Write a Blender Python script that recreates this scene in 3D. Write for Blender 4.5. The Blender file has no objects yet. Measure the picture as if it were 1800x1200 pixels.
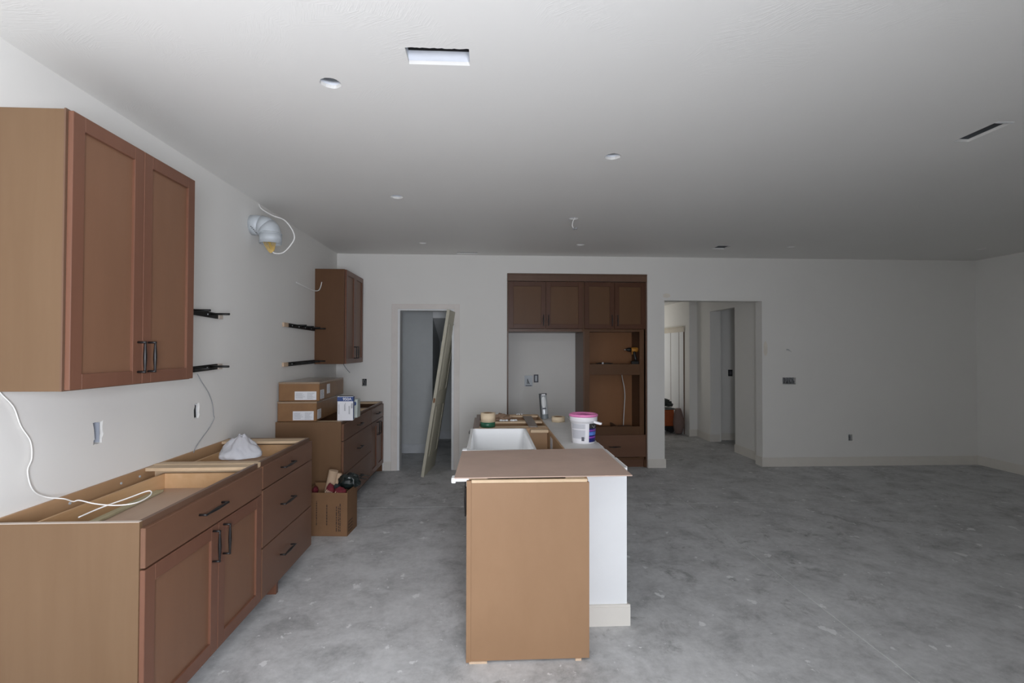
import bpy, bmesh, math, random
from mathutils import Vector, Matrix, noise
random.seed(7)
S = bpy.context.scene
C = S.collection
PI = math.pi

# ------------------------------------------------------------------ camera
H = 2.743
CAM = (885.391, 0.0505, 0.0157, 0.0019, 1.5335)      # focal px, yaw, pitch, roll, height
_f, _yaw, _pit, _rol, _h = CAM
fw = Vector((math.sin(_yaw)*math.cos(_pit), math.cos(_yaw)*math.cos(_pit), math.sin(_pit)))
r0 = Vector((math.cos(_yaw), -math.sin(_yaw), 0)); u0 = r0.cross(fw)
rr = r0*math.cos(_rol) + u0*math.sin(_rol); uu = -r0*math.sin(_rol) + u0*math.cos(_rol)
cd = bpy.data.cameras.new('camera'); cam = bpy.data.objects.new('camera', cd); C.objects.link(cam)
cd.sensor_width = 36.0; cd.lens = _f*36/1800; cd.clip_start = 0.02; cd.clip_end = 200
M4 = Matrix.Identity(4)
for i in range(3):
    M4[i][0] = rr[i]; M4[i][1] = uu[i]; M4[i][2] = -fw[i]
M4[0][3], M4[1][3], M4[2][3] = 0, 0, _h
cam.matrix_world = M4
S.camera = cam

# ------------------------------------------------------------------ world, lights, exposure
S.view_settings.view_transform = 'Standard'; S.view_settings.look = 'None'
S.view_settings.gamma = 1.0; S.view_settings.exposure = 0.0
S.view_settings.use_curve_mapping = False
W = bpy.data.worlds.new('world'); S.world = W; W.use_nodes = True
W.node_tree.nodes['Background'].inputs[0].default_value = (0.75, 0.85, 1.0, 1)
W.node_tree.nodes['Background'].inputs[1].default_value = 1.0
def area(name, loc, target, sx, sy, power, col, spread=180):
    l = bpy.data.lights.new(name, 'AREA'); l.shape = 'RECTANGLE'; l.size = sx; l.size_y = sy
    l.energy = power; l.color = col; l.spread = math.radians(spread)
    o = bpy.data.objects.new(name, l); C.objects.link(o); o.location = loc
    d = Vector(target) - Vector(loc); o.rotation_euler = d.to_track_quat('-Z', 'Y').to_euler(); return o
area('patio_window_light', (0.22, -0.80, 1.42), (-1.62, 1.25, 1.44), 0.9, 0.9, 105, (0.962, 1.0, 1.10))
area('bounce_flash_light', (0.1, -0.35, 1.75), (0.1, -0.2, 2.74), 0.35, 0.35, 2.5, (1.0, 1.0, 1.0))
area('entry_window_light', (2.45, 10.4, 1.4), (4, 10.0, 1.2), 1.0, 1.8, 7.5, (1.0, 0.98, 0.95))
area('pantry_window_light', (-1.85, 7.1, 1.6), (0, 7.1, 1.2), 0.6, 1.0, 0.6, (0.88, 0.95, 1.0))

# ------------------------------------------------------------------ materials
def srgb(r, g, b):
    f = lambda c: ((c/255+0.055)/1.055)**2.4 if c/255 > 0.04045 else c/255/12.92
    return (f(r), f(g), f(b), 1)
class NT:
    def __init__(s, name):
        s.m = bpy.data.materials.new(name); s.m.use_nodes = True
        s.t = s.m.node_tree; s.n = s.t.nodes; s.l = s.t.links
        s.b = s.n['Principled BSDF']; s.tc = s.n.new('ShaderNodeTexCoord')
        s.mp = s.n.new('ShaderNodeMapping'); s.l.new(s.tc.outputs['Object'], s.mp.inputs[0])
    def noise(s, scale, detail=4, rough=.55, vec=None, dist=0):
        x = s.n.new('ShaderNodeTexNoise'); x.inputs['Scale'].default_value = scale
        x.inputs['Detail'].default_value = detail; x.inputs['Roughness'].default_value = rough
        x.inputs['Distortion'].default_value = dist
        s.l.new(vec or s.mp.outputs[0], x.inputs['Vector']); return x.outputs['Fac']
    def ramp(s, fac, stops):
        r = s.n.new('ShaderNodeValToRGB'); e = r.color_ramp.elements
        e[0].position, e[0].color = stops[0]; e[1].position, e[1].color = stops[-1]
        for p, c in stops[1:-1]:
            k = e.new(p); k.color = c
        s.l.new(fac, r.inputs[0]); return r.outputs[0]
    def mix(s, fac, a, b, mode='MIX'):
        x = s.n.new('ShaderNodeMix'); x.data_type = 'RGBA'; x.blend_type = mode
        for v, i in ((fac, 0), (a, 6), (b, 7)):
            if hasattr(v, 'links'): s.l.new(v, x.inputs[i])
            else: x.inputs[i].default_value = v
        return x.outputs[2]
    def bump(s, h, strength=.2, dist=.01):
        b = s.n.new('ShaderNodeBump'); b.inputs['Strength'].default_value = strength
        b.inputs['Distance'].default_value = dist
        s.l.new(h, b.inputs['Height']); s.l.new(b.outputs[0], s.b.inputs['Normal'])
    def col(s, c): s.l.new(c, s.b.inputs['Base Color'])
    def scale(s, x, y, z): s.mp.inputs['Scale'].default_value = (x, y, z)
def plain(name, c, rough=.5, metal=0, var=.06, scale=8, spec=.5, bump=0, **kw):
    t = NT(name)
    a = tuple(min(1, v*(1-var)) for v in c[:3])+(1,); b = tuple(min(1, v*(1+var)) for v in c[:3])+(1,)
    t.col(t.ramp(t.noise(scale), [(.3, a), (.7, b)]))
    t.b.inputs['Roughness'].default_value = rough; t.b.inputs['Metallic'].default_value = metal
    t.b.inputs['Specular IOR Level'].default_value = spec
    if bump: t.bump(t.noise(scale*12), bump, .002)
    for k, v in kw.items(): t.b.inputs[k].default_value = v
    return t.m
def wood(name, c1, c2, rough=.38, grain=(14, 14, 1.2), contrast=.5, blot=.25, spec=.28):
    t = NT(name); t.scale(*grain)
    g = t.noise(3.0, 5, .6, dist=.4)
    m2 = t.n.new('ShaderNodeMapping'); t.l.new(t.tc.outputs['Object'], m2.inputs[0])
    m2.inputs['Scale'].default_value = tuple(.35+.12*v for v in grain)
    bl = t.noise(1.6, 2, .5, vec=m2.outputs[0])
    base = t.ramp(g, [(.5-contrast/2, c1), (.5+contrast/2, c2)])
    dark = tuple(v*(1-blot) for v in c1[:3])+(1,); lite = tuple(min(1, v*(1+blot)) for v in c2[:3])+(1,)
    t.col(t.mix(.45, base, t.ramp(bl, [(.3, dark), (.7, lite)])))
    t.b.inputs['Roughness'].default_value = rough; t.b.inputs['Specular IOR Level'].default_value = spec
    t.bump(g, .05, .002); return t.m

wall_p = plain('wall_paint', (.855, .84, .800, 1), .75, var=.012, scale=1.5, bump=.05)
back_p = wall_p
def ceiling_mat():
    t = NT('textured_ceiling_paint')
    t.col(t.ramp(t.noise(.8), [(.3, (.86, .848, .815, 1)), (.7, (.885, .873, .84, 1))]))
    t.b.inputs['Roughness'].default_value = .6
    # stomped brush texture: short curved strokes in patches
    v = t.n.new('ShaderNodeTexVoronoi'); v.inputs['Scale'].default_value = 6
    t.l.new(t.mp.outputs[0], v.inputs['Vector'])
    rot = t.n.new('ShaderNodeVectorRotate'); rot.rotation_type = 'Z_AXIS'
    t.l.new(t.mp.outputs[0], rot.inputs['Vector'])
    mm = t.n.new('ShaderNodeMath'); mm.operation = 'MULTIPLY'; mm.inputs[1].default_value = 1.3
    sep = t.n.new('ShaderNodeSeparateColor'); t.l.new(v.outputs['Color'], sep.inputs[0])
    t.l.new(sep.outputs[0], mm.inputs[0]); t.l.new(mm.outputs[0], rot.inputs['Angle'])
    m2 = t.n.new('ShaderNodeMapping'); m2.inputs['Scale'].default_value = (14, 150, 1)
    t.l.new(rot.outputs[0], m2.inputs[0])
    st = t.noise(1.0, 2, .5, vec=m2.outputs[0], dist=.6)
    patch = t.ramp(t.noise(3.5, 3, .6), [(.48, (0, 0, 0, 1)), (.62, (1, 1, 1, 1))])
    h = t.mix(1.0, t.ramp(st, [(.45, (0, 0, 0, 1)), (.7, (1, 1, 1, 1))]), patch, 'MULTIPLY')
    t.bump(h, .16, .003); return t.m
ceil_p = ceiling_mat()
def concrete():
    t = NT('concrete')
    big = t.noise(.9, 6, .62); mid = t.noise(3.2, 9, .72, dist=.3); fine = t.noise(22, 6, .7)
    g = lambda v, w=0: (v, v*1.004, v*(1.0+w), 1)
    c = t.ramp(big, [(.30, g(.46)), (.5, g(.56)), (.72, g(.64))])
    c = t.mix(.8, c, t.ramp(mid, [(.34, g(.27)), (.48, g(.55)), (.60, g(.70))]))
    c = t.mix(.35, c, t.ramp(fine, [(.3, g(.30)), (.7, g(.66))]))
    # dark scuffs
    m2 = t.n.new('ShaderNodeMapping'); m2.inputs['Scale'].default_value = (1.0, .8, 1); m2.inputs['Location'].default_value = (3, 7, 0)
    t.l.new(t.tc.outputs['Object'], m2.inputs[0])
    sc = t.noise(4.6, 10, .78, vec=m2.outputs[0], dist=.5)
    area_ = t.noise(.75, 3, .5, vec=m2.outputs[0])
    k = t.n.new('ShaderNodeMath'); k.operation = 'MULTIPLY'
    t.l.new(t.ramp(sc, [(.55, (0, 0, 0, 1)), (.65, (1, 1, 1, 1))]), k.inputs[0])
    t.l.new(t.ramp(area_, [(.38, (.1, .1, .1, 1)), (.6, (1, 1, 1, 1))]), k.inputs[1])
    c = t.mix(k.outputs[0], c, g(.26, -.02))
    # pale plaster spots and smears
    v = t.noise(7.5, 5, .6, vec=m2.outputs[0]); k2 = t.ramp(v, [(.645, (0, 0, 0, 1)), (.67, (.85, .85, .85, 1))])
    c = t.mix(k2, c, g(.82))
    v3 = t.noise(21, 4, .6, vec=m2.outputs[0]); k3 = t.ramp(v3, [(.68, (0, 0, 0, 1)), (.70, (.8, .8, .8, 1))])
    c = t.mix(k3, c, g(.82))
    # fine dust drifts
    v4 = t.noise(1.7, 7, .66, dist=.8); c = t.mix(t.ramp(v4, [(.52, (0, 0, 0, 1)), (.72, (.45, .45, .45, 1))]), c, g(.66))
    t.col(c); t.b.inputs['Roughness'].default_value = .62; t.b.inputs['Specular IOR Level'].default_value = .35
    t.bump(fine, .12, .003); return t.m
conc = concrete()
joint_m = plain('dusty_joint', (.78, .78, .76, 1), .9)
side_w = wood('tan_veneer', (0.151, 0.087, 0.045, 1), (0.186, 0.114, 0.063, 1), .42, (6, 6, .5), .6, .12)
isl_w = wood('island_veneer', (0.282, 0.165, 0.089, 1), (0.322, 0.194, 0.109, 1), .5, (5, 5, 2.4), .7, .08)
door_w = wood('stained_door_wood', (0.153, 0.067, 0.041, 1), (0.192, 0.089, 0.056, 1), .34, (6, 6, .7), .7, .12)
panel_w = wood('stained_panel_wood', (0.189, 0.095, 0.054, 1), (0.230, 0.118, 0.069, 1), .40, (4, 4, .8), .7, .10)
draw_w = wood('stained_drawer_wood', (0.158, 0.079, 0.048, 1), (0.199, 0.103, 0.064, 1), .33, (.7, 6, 6), .7, .12)
back_w = wood('dark_far_wood', (0.116, 0.055, 0.026, 1), (0.144, 0.071, 0.034, 1), .4, (4, 4, .6), .7, .12)  # darker copy of the cabinet wood, for the far cabinets and niche
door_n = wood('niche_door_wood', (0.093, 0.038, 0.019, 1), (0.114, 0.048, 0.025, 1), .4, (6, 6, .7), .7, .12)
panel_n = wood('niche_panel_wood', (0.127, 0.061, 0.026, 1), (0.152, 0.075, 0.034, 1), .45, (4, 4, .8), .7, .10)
frame_w = wood('frame_wood', (0.135, 0.075, 0.049, 1), (0.169, 0.098, 0.064, 1), .36, (5, 5, .6), .6, .1)
mid_w = wood('brown_veneer', (.155, .085, .043, 1), (.19, .108, .057, 1), .42, (6, 6, .5), .6, .12)
ply = wood('light_plywood', (.55, .39, .24, 1), (.68, .52, .35, 1), .55, (1.2, 9, 9), .6, .12)
pine = wood('pine_drawer_wood', (.55, .33, .16, 1), (.70, .47, .27, 1), .45, (1.0, 7, 7), .5, .25)
pineb = wood('drawer_bottom_ply', (.50, .36, .27, 1), (.60, .45, .34, 1), .5, (1.0, 5, 5), .6, .1)
rawedge = plain('raw_edge', (.55, .47, .40, 1), .7)
inwood = wood('cabinet_inside_veneer', (.42, .25, .13, 1), (.50, .31, .17, 1), .45, (3, 3, 1), .6, .1)
inwood2 = wood('bay_inside_veneer', (0.315, 0.145, 0.064, 1), (0.367, 0.176, 0.079, 1), .45, (3, 3, 1), .6, .1)
black = plain('black_pull_metal', (.022, .02, .02, 1), .35, .4)
blackm = plain('black_steel', (.012, .012, .011, 1), .45, .3)
base_p = plain('primed_trim', (.78, .745, .68, 1), .55, var=.02)
case_p = plain('primed_casing', (0.805, 0.756, 0.708, 1), .55, var=.03)
white_p = plain('white_paint', (.84, .85, .85, 1), .5, var=.01)
dry_w = plain('drywall_white', (.86, .875, .88, 1), .7, var=.01)
porcelain = plain('porcelain', (.88, .89, .89, 1), .08, var=.005)
hardb = plain('hardboard', (0.489, 0.354, 0.283, 1), .6, var=.07, scale=5, bump=.06)
galv = plain('galvanised_metal', (.60, .64, .67, 1), .55, .15, var=.08, scale=5)
galvd = plain('dark_metal_and_shade', (.18, .19, .2, 1), .5, .5)
cable_w = plain('white_cable', (.88, .87, .84, 1), .45)
cable_y = plain('yellow_cable', (.72, .50, .16, 1), .45)
cablegrey = plain('grey_wire', (.33, .34, .35, 1), .4)
card = plain('cardboard', (0.204, 0.106, 0.048, 1), .75, var=.1, scale=5)
card2 = plain('taped_cardboard', (0.259, 0.135, 0.059, 1), .33, var=.14, scale=6)
tape_c = plain('clear_tape', (0.315, 0.223, 0.147, 1), .12, var=.1, scale=14, bump=.5)
kraft = plain('kraft_paper', (.52, .37, .25, 1), .7, var=.05)
paper = plain('paper_label', (.75, .75, .77, 1), .6, var=.01)
ink = plain('printed_ink', (.10, .10, .12, 1), .6)
inkb = plain('brown_ink', (.05, .025, .014, 1), .7)
blue = plain('blue_ink', (.02, .06, .22, 1), .5)
red_f = plain('red_fabric', (.13, .010, .018, 1), .8, var=.3, scale=40)
black_f = plain('black_plastic_bag', (.012, .018, .017, 1), .25, var=.3, scale=9)
tan_tape = plain('masking_tape', (.72, .58, .40, 1), .7, var=.04, scale=30)
green_t = plain('green_tape', (.02, .10, .055, 1), .3, var=.3, scale=20)
pink = plain('pink_lid', (.80, .24, .50, 1), .35, var=.12)
bucket_m = plain('bucket_plastic', (.84, .83, .85, 1), .35, var=.01)
boxgrey = plain('outlet_box_grey', (.30, .31, .30, 1), .6, var=.4, scale=60)
darkm = plain('black_and_cavity_shade', (.03, .03, .03, 1), .8)  # near-black: painted shade in recesses, and real black parts and print
slab_m = plain('primed_door', (.56, .53, .42, 1), .55, var=.03)
tanblock = plain('raw_block', (.62, .46, .32, 1), .7, var=.12, scale=30)
orange = plain('orange_plastic', (.42, .09, .018, 1), .5)
copper = plain('latch_brass', (.25, .13, .07, 1), .3, .6)
patch_m = plain('putty_patch', (.82, .77, .68, 1), .8)

# ------------------------------------------------------------------ mesh helpers
class MB:
    def __init__(s): s.bm = bmesh.new()
    def box(s, x0, x1, y0, y1, z0, z1, bev=0):
        x0, x1 = min(x0, x1), max(x0, x1); y0, y1 = min(y0, y1), max(y0, y1); z0, z1 = min(z0, z1), max(z0, z1)
        r = bmesh.ops.create_cube(s.bm, size=1.0)
        for v in r['verts']:
            v.co = Vector(((x0+x1)/2+v.co.x*(x1-x0), (y0+y1)/2+v.co.y*(y1-y0), (z0+z1)/2+v.co.z*(z1-z0)))
        if bev:
            es = list({e for v in r['verts'] for e in v.link_edges})
            bmesh.ops.bevel(s.bm, geom=es, offset=bev, segments=1, affect='EDGES')
        return s
    def prism(s, pts, h, axis='z', base=0):     # 2D outline extruded
        def P(a, b, c):
            return {'z': (a, b, c), 'y': (a, c, b), 'x': (c, a, b)}[axis]
        lo = [s.bm.verts.new(P(a, b, base)) for a, b in pts]; hi = [s.bm.verts.new(P(a, b, base+h)) for a, b in pts]
        n = len(pts); s.bm.faces.new(lo); s.bm.faces.new(list(reversed(hi)))
        for i in range(n): s.bm.faces.new((lo[i], hi[i], hi[(i+1) % n], lo[(i+1) % n]))
        bmesh.ops.recalc_face_normals(s.bm, faces=s.bm.faces); return s
    def tube(s, pts, r, n=8, caps=True, smooth=True):
        pts = [Vector(p) for p in pts]; rs = r if isinstance(r, (list, tuple)) else [r]*len(pts)
        rings = []; prev = None
        for i, p in enumerate(pts):
            t = (pts[min(i+1, len(pts)-1)]-pts[max(i-1, 0)]).normalized()
            if prev is None:
                a = Vector((0, 0, 1)) if abs(t.z) < .9 else Vector((1, 0, 0)); x = t.cross(a).normalized()
            else:
                x = (prev-t*prev.dot(t)).normalized()
            prev = x; y = t.cross(x)
            rings.append([s.bm.verts.new(p+(x*math.cos(2*PI*k/n)+y*math.sin(2*PI*k/n))*rs[i]) for k in range(n)])
        for a, b in zip(rings, rings[1:]):
            for k in range(n):
                f = s.bm.faces.new((a[k], a[(k+1) % n], b[(k+1) % n], b[k])); f.smooth = smooth
        if caps: s.bm.faces.new(list(reversed(rings[0]))); s.bm.faces.new(rings[-1])
        bmesh.ops.recalc_face_normals(s.bm, faces=s.bm.faces); return s
    def lathe(s, prof, c=(0, 0, 0), n=32, smooth=True):   # prof (r, z); closed if first==last
        rings = []
        for r, z in prof:
            rings.append([s.bm.verts.new((c[0]+r*math.cos(2*PI*k/n), c[1]+r*math.sin(2*PI*k/n), c[2]+z)) for k in range(n)])
        for a, b in zip(rings, rings[1:]):
            for k in range(n):
                f = s.bm.faces.new((a[k], a[(k+1) % n], b[(k+1) % n], b[k])); f.smooth = smooth
        if prof[0] != prof[-1]:
            s.bm.faces.new(list(reversed(rings[0]))); s.bm.faces.new(rings[-1])
        else:
            bmesh.ops.remove_doubles(s.bm, verts=rings[0]+rings[-1], dist=1e-6)
        bmesh.ops.recalc_face_normals(s.bm, faces=s.bm.faces); return s
    def blob(s, c, rad, sub=3, amp=.2, freq=3, seed=0, fn=None, smooth=True):
        r = bmesh.ops.create_icosphere(s.bm, subdivisions=sub, radius=1.0)
        for v in r['verts']:
            d = v.co.normalized(); k = 1+amp*noise.fractal(d*freq+Vector((seed, seed*2, 0)), 1.0, 2.0, 4)
            q = Vector((d.x*rad[0], d.y*rad[1], d.z*rad[2]))*k
            if fn: q = fn(q)
            v.co = q+Vector(c)
        if smooth:
            for v in r['verts']:
                for f in v.link_faces: f.smooth = True
        return s
    def xform(s, m): bmesh.ops.transform(s.bm, matrix=m, verts=s.bm.verts); return s
def worigin(o):
    v = Vector((0, 0, 0))
    while o: v += o.location; o = o.parent
    return v
def obj(name, mb, m, parent=None, local=False, origin=None):
    """one mesh object; vertices given in world space unless local (then in the parent's space)"""
    me = bpy.data.meshes.new(name); o = bpy.data.objects.new(name, me)
    off = Vector((0, 0, 0))
    if parent is not None and not local: off = worigin(parent)
    if parent is None and origin is not None: off = Vector(origin); o.location = off
    if off.length: bmesh.ops.translate(mb.bm, verts=mb.bm.verts, vec=-off)
    mb.bm.to_mesh(me); mb.bm.free(); me.materials.append(m)
    C.objects.link(o)
    if parent is not None: o.parent = parent
    return o
def tag(o, label=None, cat=None, group=None, kind=None):
    for k, v in (('label', label), ('category', cat), ('group', group), ('kind', kind)):
        if v: o[k] = v
    return o
def thing(name, label, cat, loc, rz=0, group=None):
    o = bpy.data.objects.new(name, None); C.objects.link(o); o.location = loc; o.rotation_euler = (0, 0, rz)
    o.empty_display_size = .05
    return tag(o, label, cat, group)
def struct(name, mb, m, label=None, parent=None):
    o = obj(name, mb, m, parent)
    if parent is None:
        tag(o, label, None, None, 'structure'); o['category'] = name.split('_')[0]
    return o
def cut(o, mb):
    """boolean the shapes in mb out of o, keeping o as one plain mesh"""
    me = bpy.data.meshes.new('cutter'); mb.bm.to_mesh(me); mb.bm.free()
    c = bpy.data.objects.new('cutter', me); C.objects.link(c)
    md = o.modifiers.new('b', 'BOOLEAN'); md.operation = 'DIFFERENCE'; md.solver = 'EXACT'; md.object = c
    bpy.context.view_layer.update()
    dg = bpy.context.evaluated_depsgraph_get(); new = bpy.data.meshes.new_from_object(o.evaluated_get(dg))
    o.modifiers.clear(); old = o.data; o.data = new; new.name = o.name
    bpy.data.meshes.remove(old); bpy.data.objects.remove(c); bpy.data.meshes.remove(me)
def spline(pts, n=8):
    pts = [Vector(p) for p in pts]; P = [pts[0]*2-pts[1]]+pts+[pts[-1]*2-pts[-2]]; out = []
    for i in range(1, len(P)-2):
        for k in range(n):
            t = k/n; a, b, c, d = P[i-1:i+3]
            out.append(.5*((2*b)+(c-a)*t+(2*a-5*b+4*c-d)*t*t+(3*b-a-3*c+d)*t**3))
    out.append(pts[-1]); return out
def text_mb(body, size, extrude=.0004):
    cu = bpy.data.curves.new('txt', 'FONT'); cu.body = body; cu.size = size; cu.extrude = extrude
    cu.align_x = 'CENTER'; cu.align_y = 'CENTER'; cu.offset = size*.012
    o = bpy.data.objects.new('txt', cu); C.objects.link(o); bpy.context.view_layer.update()
    me = bpy.data.meshes.new_from_object(o.evaluated_get(bpy.context.evaluated_depsgraph_get()))
    b = MB(); b.bm.from_mesh(me); bpy.data.objects.remove(o); bpy.data.curves.remove(cu); bpy.data.meshes.remove(me)
    return b
def strokes(b, u0, u1, v0, v1, rows, place, seed=1, fill=.55, vertical=False):
    """rows of short ink dashes standing for small print; place(u0,u1,v0,v1) adds one dash to b"""
    rnd = random.Random(seed)
    for i in range(rows):
        a = v0+(v1-v0)*(i+.2)/rows; c = v0+(v1-v0)*(i+.2+fill)/rows; p = u0
        end = u0+(u1-u0)*rnd.uniform(.6, 1)
        while p < end:
            q = min(p+(u1-u0)*rnd.uniform(.03, .11), end); place(p, q, a, c); p = q+(u1-u0)*.022

# ------------------------------------------------------------------ the room
A = 1.893; D = 6.469; RX = 6.60; YF = -1.0; TH = .16
YEND = 11.4
# floor: base in the joints + slabs with saw-cut joints
fl = struct('floor', MB().box(-2.1, 8.2, YF-.2, YEND, -.12, -.004), joint_m, 'grey dusty bare concrete floor with pale saw-cut joints')
jx, jy, g = 2.0, 4.96, .0045
for a, b, c, d in ((-2.1, jx-g, YF-.2, jy-g), (jx+g, 8.2, YF-.2, jy-g), (-2.1, jx-g, jy+g, YEND), (jx+g, 8.2, jy+g, YEND)):
    obj('slab', MB().box(a, b, c, d, -.004, 0), conc, fl)
# ceiling with cut openings
ce = struct('ceiling', MB().box(-2.1, 8.2, YF-.2, YEND, H, H+.016), ceil_p, 'white ceiling with swirled brush texture and cut openings')
CANS = [(-.712, 2.313, .047), (.787, 3.104, .050), (-.715, 4.026, .050), (.80, 4.60, .044), (-.730, 5.765, .042), (1.078, 5.75, .047), (3.57, 5.73, .045), (5.91, 5.72, .045)]
SLOTS = [(-.331, -.074, 2.02, 2.138), (2.70, 2.79, 2.53, 2.77), (2.695, 2.85, 5.72, 5.91), (-.377, -.113, 6.30, 6.40)]
cb = MB()
for x, y, r in CANS:
    n = 24; rnd = random.Random(int(x*100))
    pts = [(x+r*(1+rnd.uniform(-.05, .05))*math.cos(2*PI*k/n), y+r*(1+rnd.uniform(-.05, .05))*math.sin(2*PI*k/n)) for k in range(n)]
    cb.prism(pts, .08, 'z', H-.02)
for i, (x0, x1, y0, y1) in enumerate(SLOTS):
    rnd = random.Random(i); n = 26
    top = [(x0+(x1-x0)*k/n, y0+rnd.uniform(-.004, .002)) for k in range(n+1)]
    cb.prism(top+[(x1, y1), (x0, y1)], .08, 'z', H-.02)
cut(ce, cb)
can_m = plain('can_enamel', (.80, .83, .88, 1), .4)
clab = ['ragged round light hole beside the near rectangular vent opening', 'round white light hole right of centre, largest of the right row',
        'round light hole above the duct end of the kitchen, second in left row', 'round ceiling hole with white cable dangling out of it',
        'small round light hole nearest the back wall in the left row', 'small round light hole beyond the dangling ceiling cable',
        'faint round light hole above the right end of the back wall opening', 'faint round light hole near the far right ceiling corner']
for (x, y, r), lb in zip(CANS, clab):
    o = thing('light_can', lb, 'light opening', (x, y, H+.0165), 0, 'round openings in the ceiling')
    obj('can_collar', MB().lathe([(r+.006, 0), (r+.006, .022), (r+.008, .022), (r+.008, 0), (r+.006, 0)], (0, 0, 0), 28), can_m, o, local=True)
    obj('can_housing', MB().lathe([(r+.006, .0222), (r+.006, .10), (.001, .10), (.001, .102), (r+.008, .102), (r+.008, .0222), (r+.006, .0222)], (0, 0, 0), 28), galvd, o, local=True)  # housing coloured dark to paint a crescent of shade above the light collar
vlab = ['large rectangular vent opening with white metal boot in the near ceiling', 'long slanting dark vent slot in the right ceiling',
        'small dark vent opening in ceiling above the hallway', 'narrow vent slot at the ceiling edge above the pantry door']
for i, ((x0, x1, y0, y1), lb) in enumerate(zip(SLOTS, vlab)):
    t = thing('vent_boot', lb, 'vent', ((x0+x1)/2, (y0+y1)/2, H+.0165), 0, 'rectangular openings in the ceiling')
    e = .004
    def ring(z0, z1):
        b = MB()
        b.box(x0-e-.002, x0-e, y0-e, y1+e, z0, z1); b.box(x1+e, x1+e+.002, y0-e, y1+e, z0, z1)
        b.box(x0-e, x1+e, y0-e-.002, y0-e, z0, z1); b.box(x0-e, x1+e, y1+e, y1+e+.002, z0, z1); return b
    zs = H+(.062 if i == 0 else .03)
    obj('boot_sides', ring(H+.0165, zs), can_m if i == 0 else galvd, t)
    obj('boot_throat', ring(zs, H+.11).box(x0-e, x1+e, y0-e, y1+e, H+.11, H+.112), darkm if i == 0 else galvd, t)  # first boot's throat is near-black, painting the shade deep inside
    if i == 1: obj('flange', MB().box(x0, x1, y0-.018, y0, H-.002, H), white_p, t)

# walls
wl = struct('wall_left', MB().box(-A-.12, -A, YF-.12, D+TH, 0, H), wall_p, 'white left kitchen wall carrying the cabinets')
rnd = random.Random(3)
def ragged(y0, y1, z0, z1, j=.006, n=5):
    p = []
    for k in range(n): p.append((y0+(y1-y0)*k/n, z0+rnd.uniform(-j, j)))
    for k in range(n): p.append((y1+rnd.uniform(-j, j), z0+(z1-z0)*k/n))
    for k in range(n): p.append((y1-(y1-y0)*k/n, z1+rnd.uniform(-j, j)))
    for k in range(n): p.append((y0+rnd.uniform(-j, j), z1-(z1-z0)*k/n))
    return p
HOLES_L = [(2.535, 2.595, 1.07, 1.175), (3.375, 3.43, 1.08, 1.175)]
cb = MB()
for h in HOLES_L: cb.prism(ragged(*h), .05, 'x', -A-.045)
cut(wl, cb)
hole_lab = ['ragged outlet hole in left wall above the near cabinet', 'narrow outlet hole in left wall beside hanging wire']
for (y0, y1, z0, z1), lb in zip(HOLES_L, hole_lab):
    t = thing('outlet_box', lb, 'outlet', (-A-.02, (y0+y1)/2, z0), 0, 'open electrical boxes')
    b = MB(); b.box(-A-.043, -A-.040, y0-.002, y1+.002, z0, z1)
    y_in = y1-.010
    obj('box_side', MB().box(-A-.042, -A-.008, y_in-.002, y_in, z0+.004, z1-.004), plain('blue_grey_side', (.40, .43, .49, 1), .6) if y0 < 3 else white_p, t)
    obj('box_back', b, plain('blue_grey_box', (.42, .45, .50, 1), .6) if y0 < 3 else darkm, t)
    obj('flap_and_shade_patch', MB().prism([(y0+.001, z0+.02), (y0+.014, z0+.022), (y0+.008, z1-.03), (y0+.002, z1-.02)] if y0 < 3 else [(y0+.004, z0+.006), (y0+.026, z0+.006), (y0+.02, z1-.03), (y0+.024, z1-.01), (y0+.004, z1-.006)], .003, 'x', -A-.006), white_p if y0 < 3 else darkm, t)  # far hole: the flap is a near-black patch painting the slit's shade
wb = struct('wall_back', MB().box(-A, RX+.1, D, D+TH, 0, H), wall_p, 'white back wall with doorway, cabinet niche and hall opening')
BH = [(3.905, 4.085, 1.078, 1.168), (4.800, 4.856, .330, .413), (-1.573, -1.515, 1.065, 1.158)]
cb = MB().box(-1.115, -.427, D-.1, D+TH+.1, -.1, 2.036)
cb.box(.262, 2.095, D-.1, D+TH+.1, -.1, 2.516); cb.box(2.32, 3.63, D-.1, D+TH+.1, -.1, 2.176)
for x0, x1, z0, z1 in BH: cb.box(x0, x1, D-.1, D+.05, z0, z1)
cut(wb, cb)
lab = ['four-gang open switch box right of the hall opening', 'low open outlet box on the right part of the back wall', 'open outlet box on back wall beside pantry door casing']
for (x0, x1, z0, z1), lb in zip(BH, lab):
    t = thing('outlet_box', lb, 'outlet', ((x0+x1)/2, D+.02, z0), 0, 'open electrical boxes')
    b = MB().box(x0+.001, x1-.001, D+.046, D+.049, z0+.001, z1-.001)
    obj('box_back', b, darkm, t)
    n = max(1, round((x1-x0)/.05)); w = (x1-x0)/n; wr = MB()
    for k in range(n):
        cx = x0+w*(k+.5); q = random.Random(k+int(x0*10))
        for j in range(3):
            wr.tube(spline([(cx-.012+.012*j, D+.045, z0+.01), (cx+q.uniform(-.015, .015), D+.012, z0+(z1-z0)*q.uniform(.3, .6)), (cx+q.uniform(-.012, .012), D+.016, z1-.02), (cx-.006, D+.03, z1-.008)], 3), .0035, 5)
        if n > 1 and k: wr.box(x0+w*k-.002, x0+w*k+.002, D+.006, D+.045, z0+.002, z1-.002)
    obj('wires', wr, cablegrey, t); obj('mounting_tab', MB().box(x0+.004, x1-.004, D+.003, D+.006, z0+.002, z0+.012), boxgrey, t)
struct('wall_right', MB().box(RX, RX+.12, YF-.12, D+TH, 0, H), wall_p, 'white right wall fading into shadow')
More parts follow.
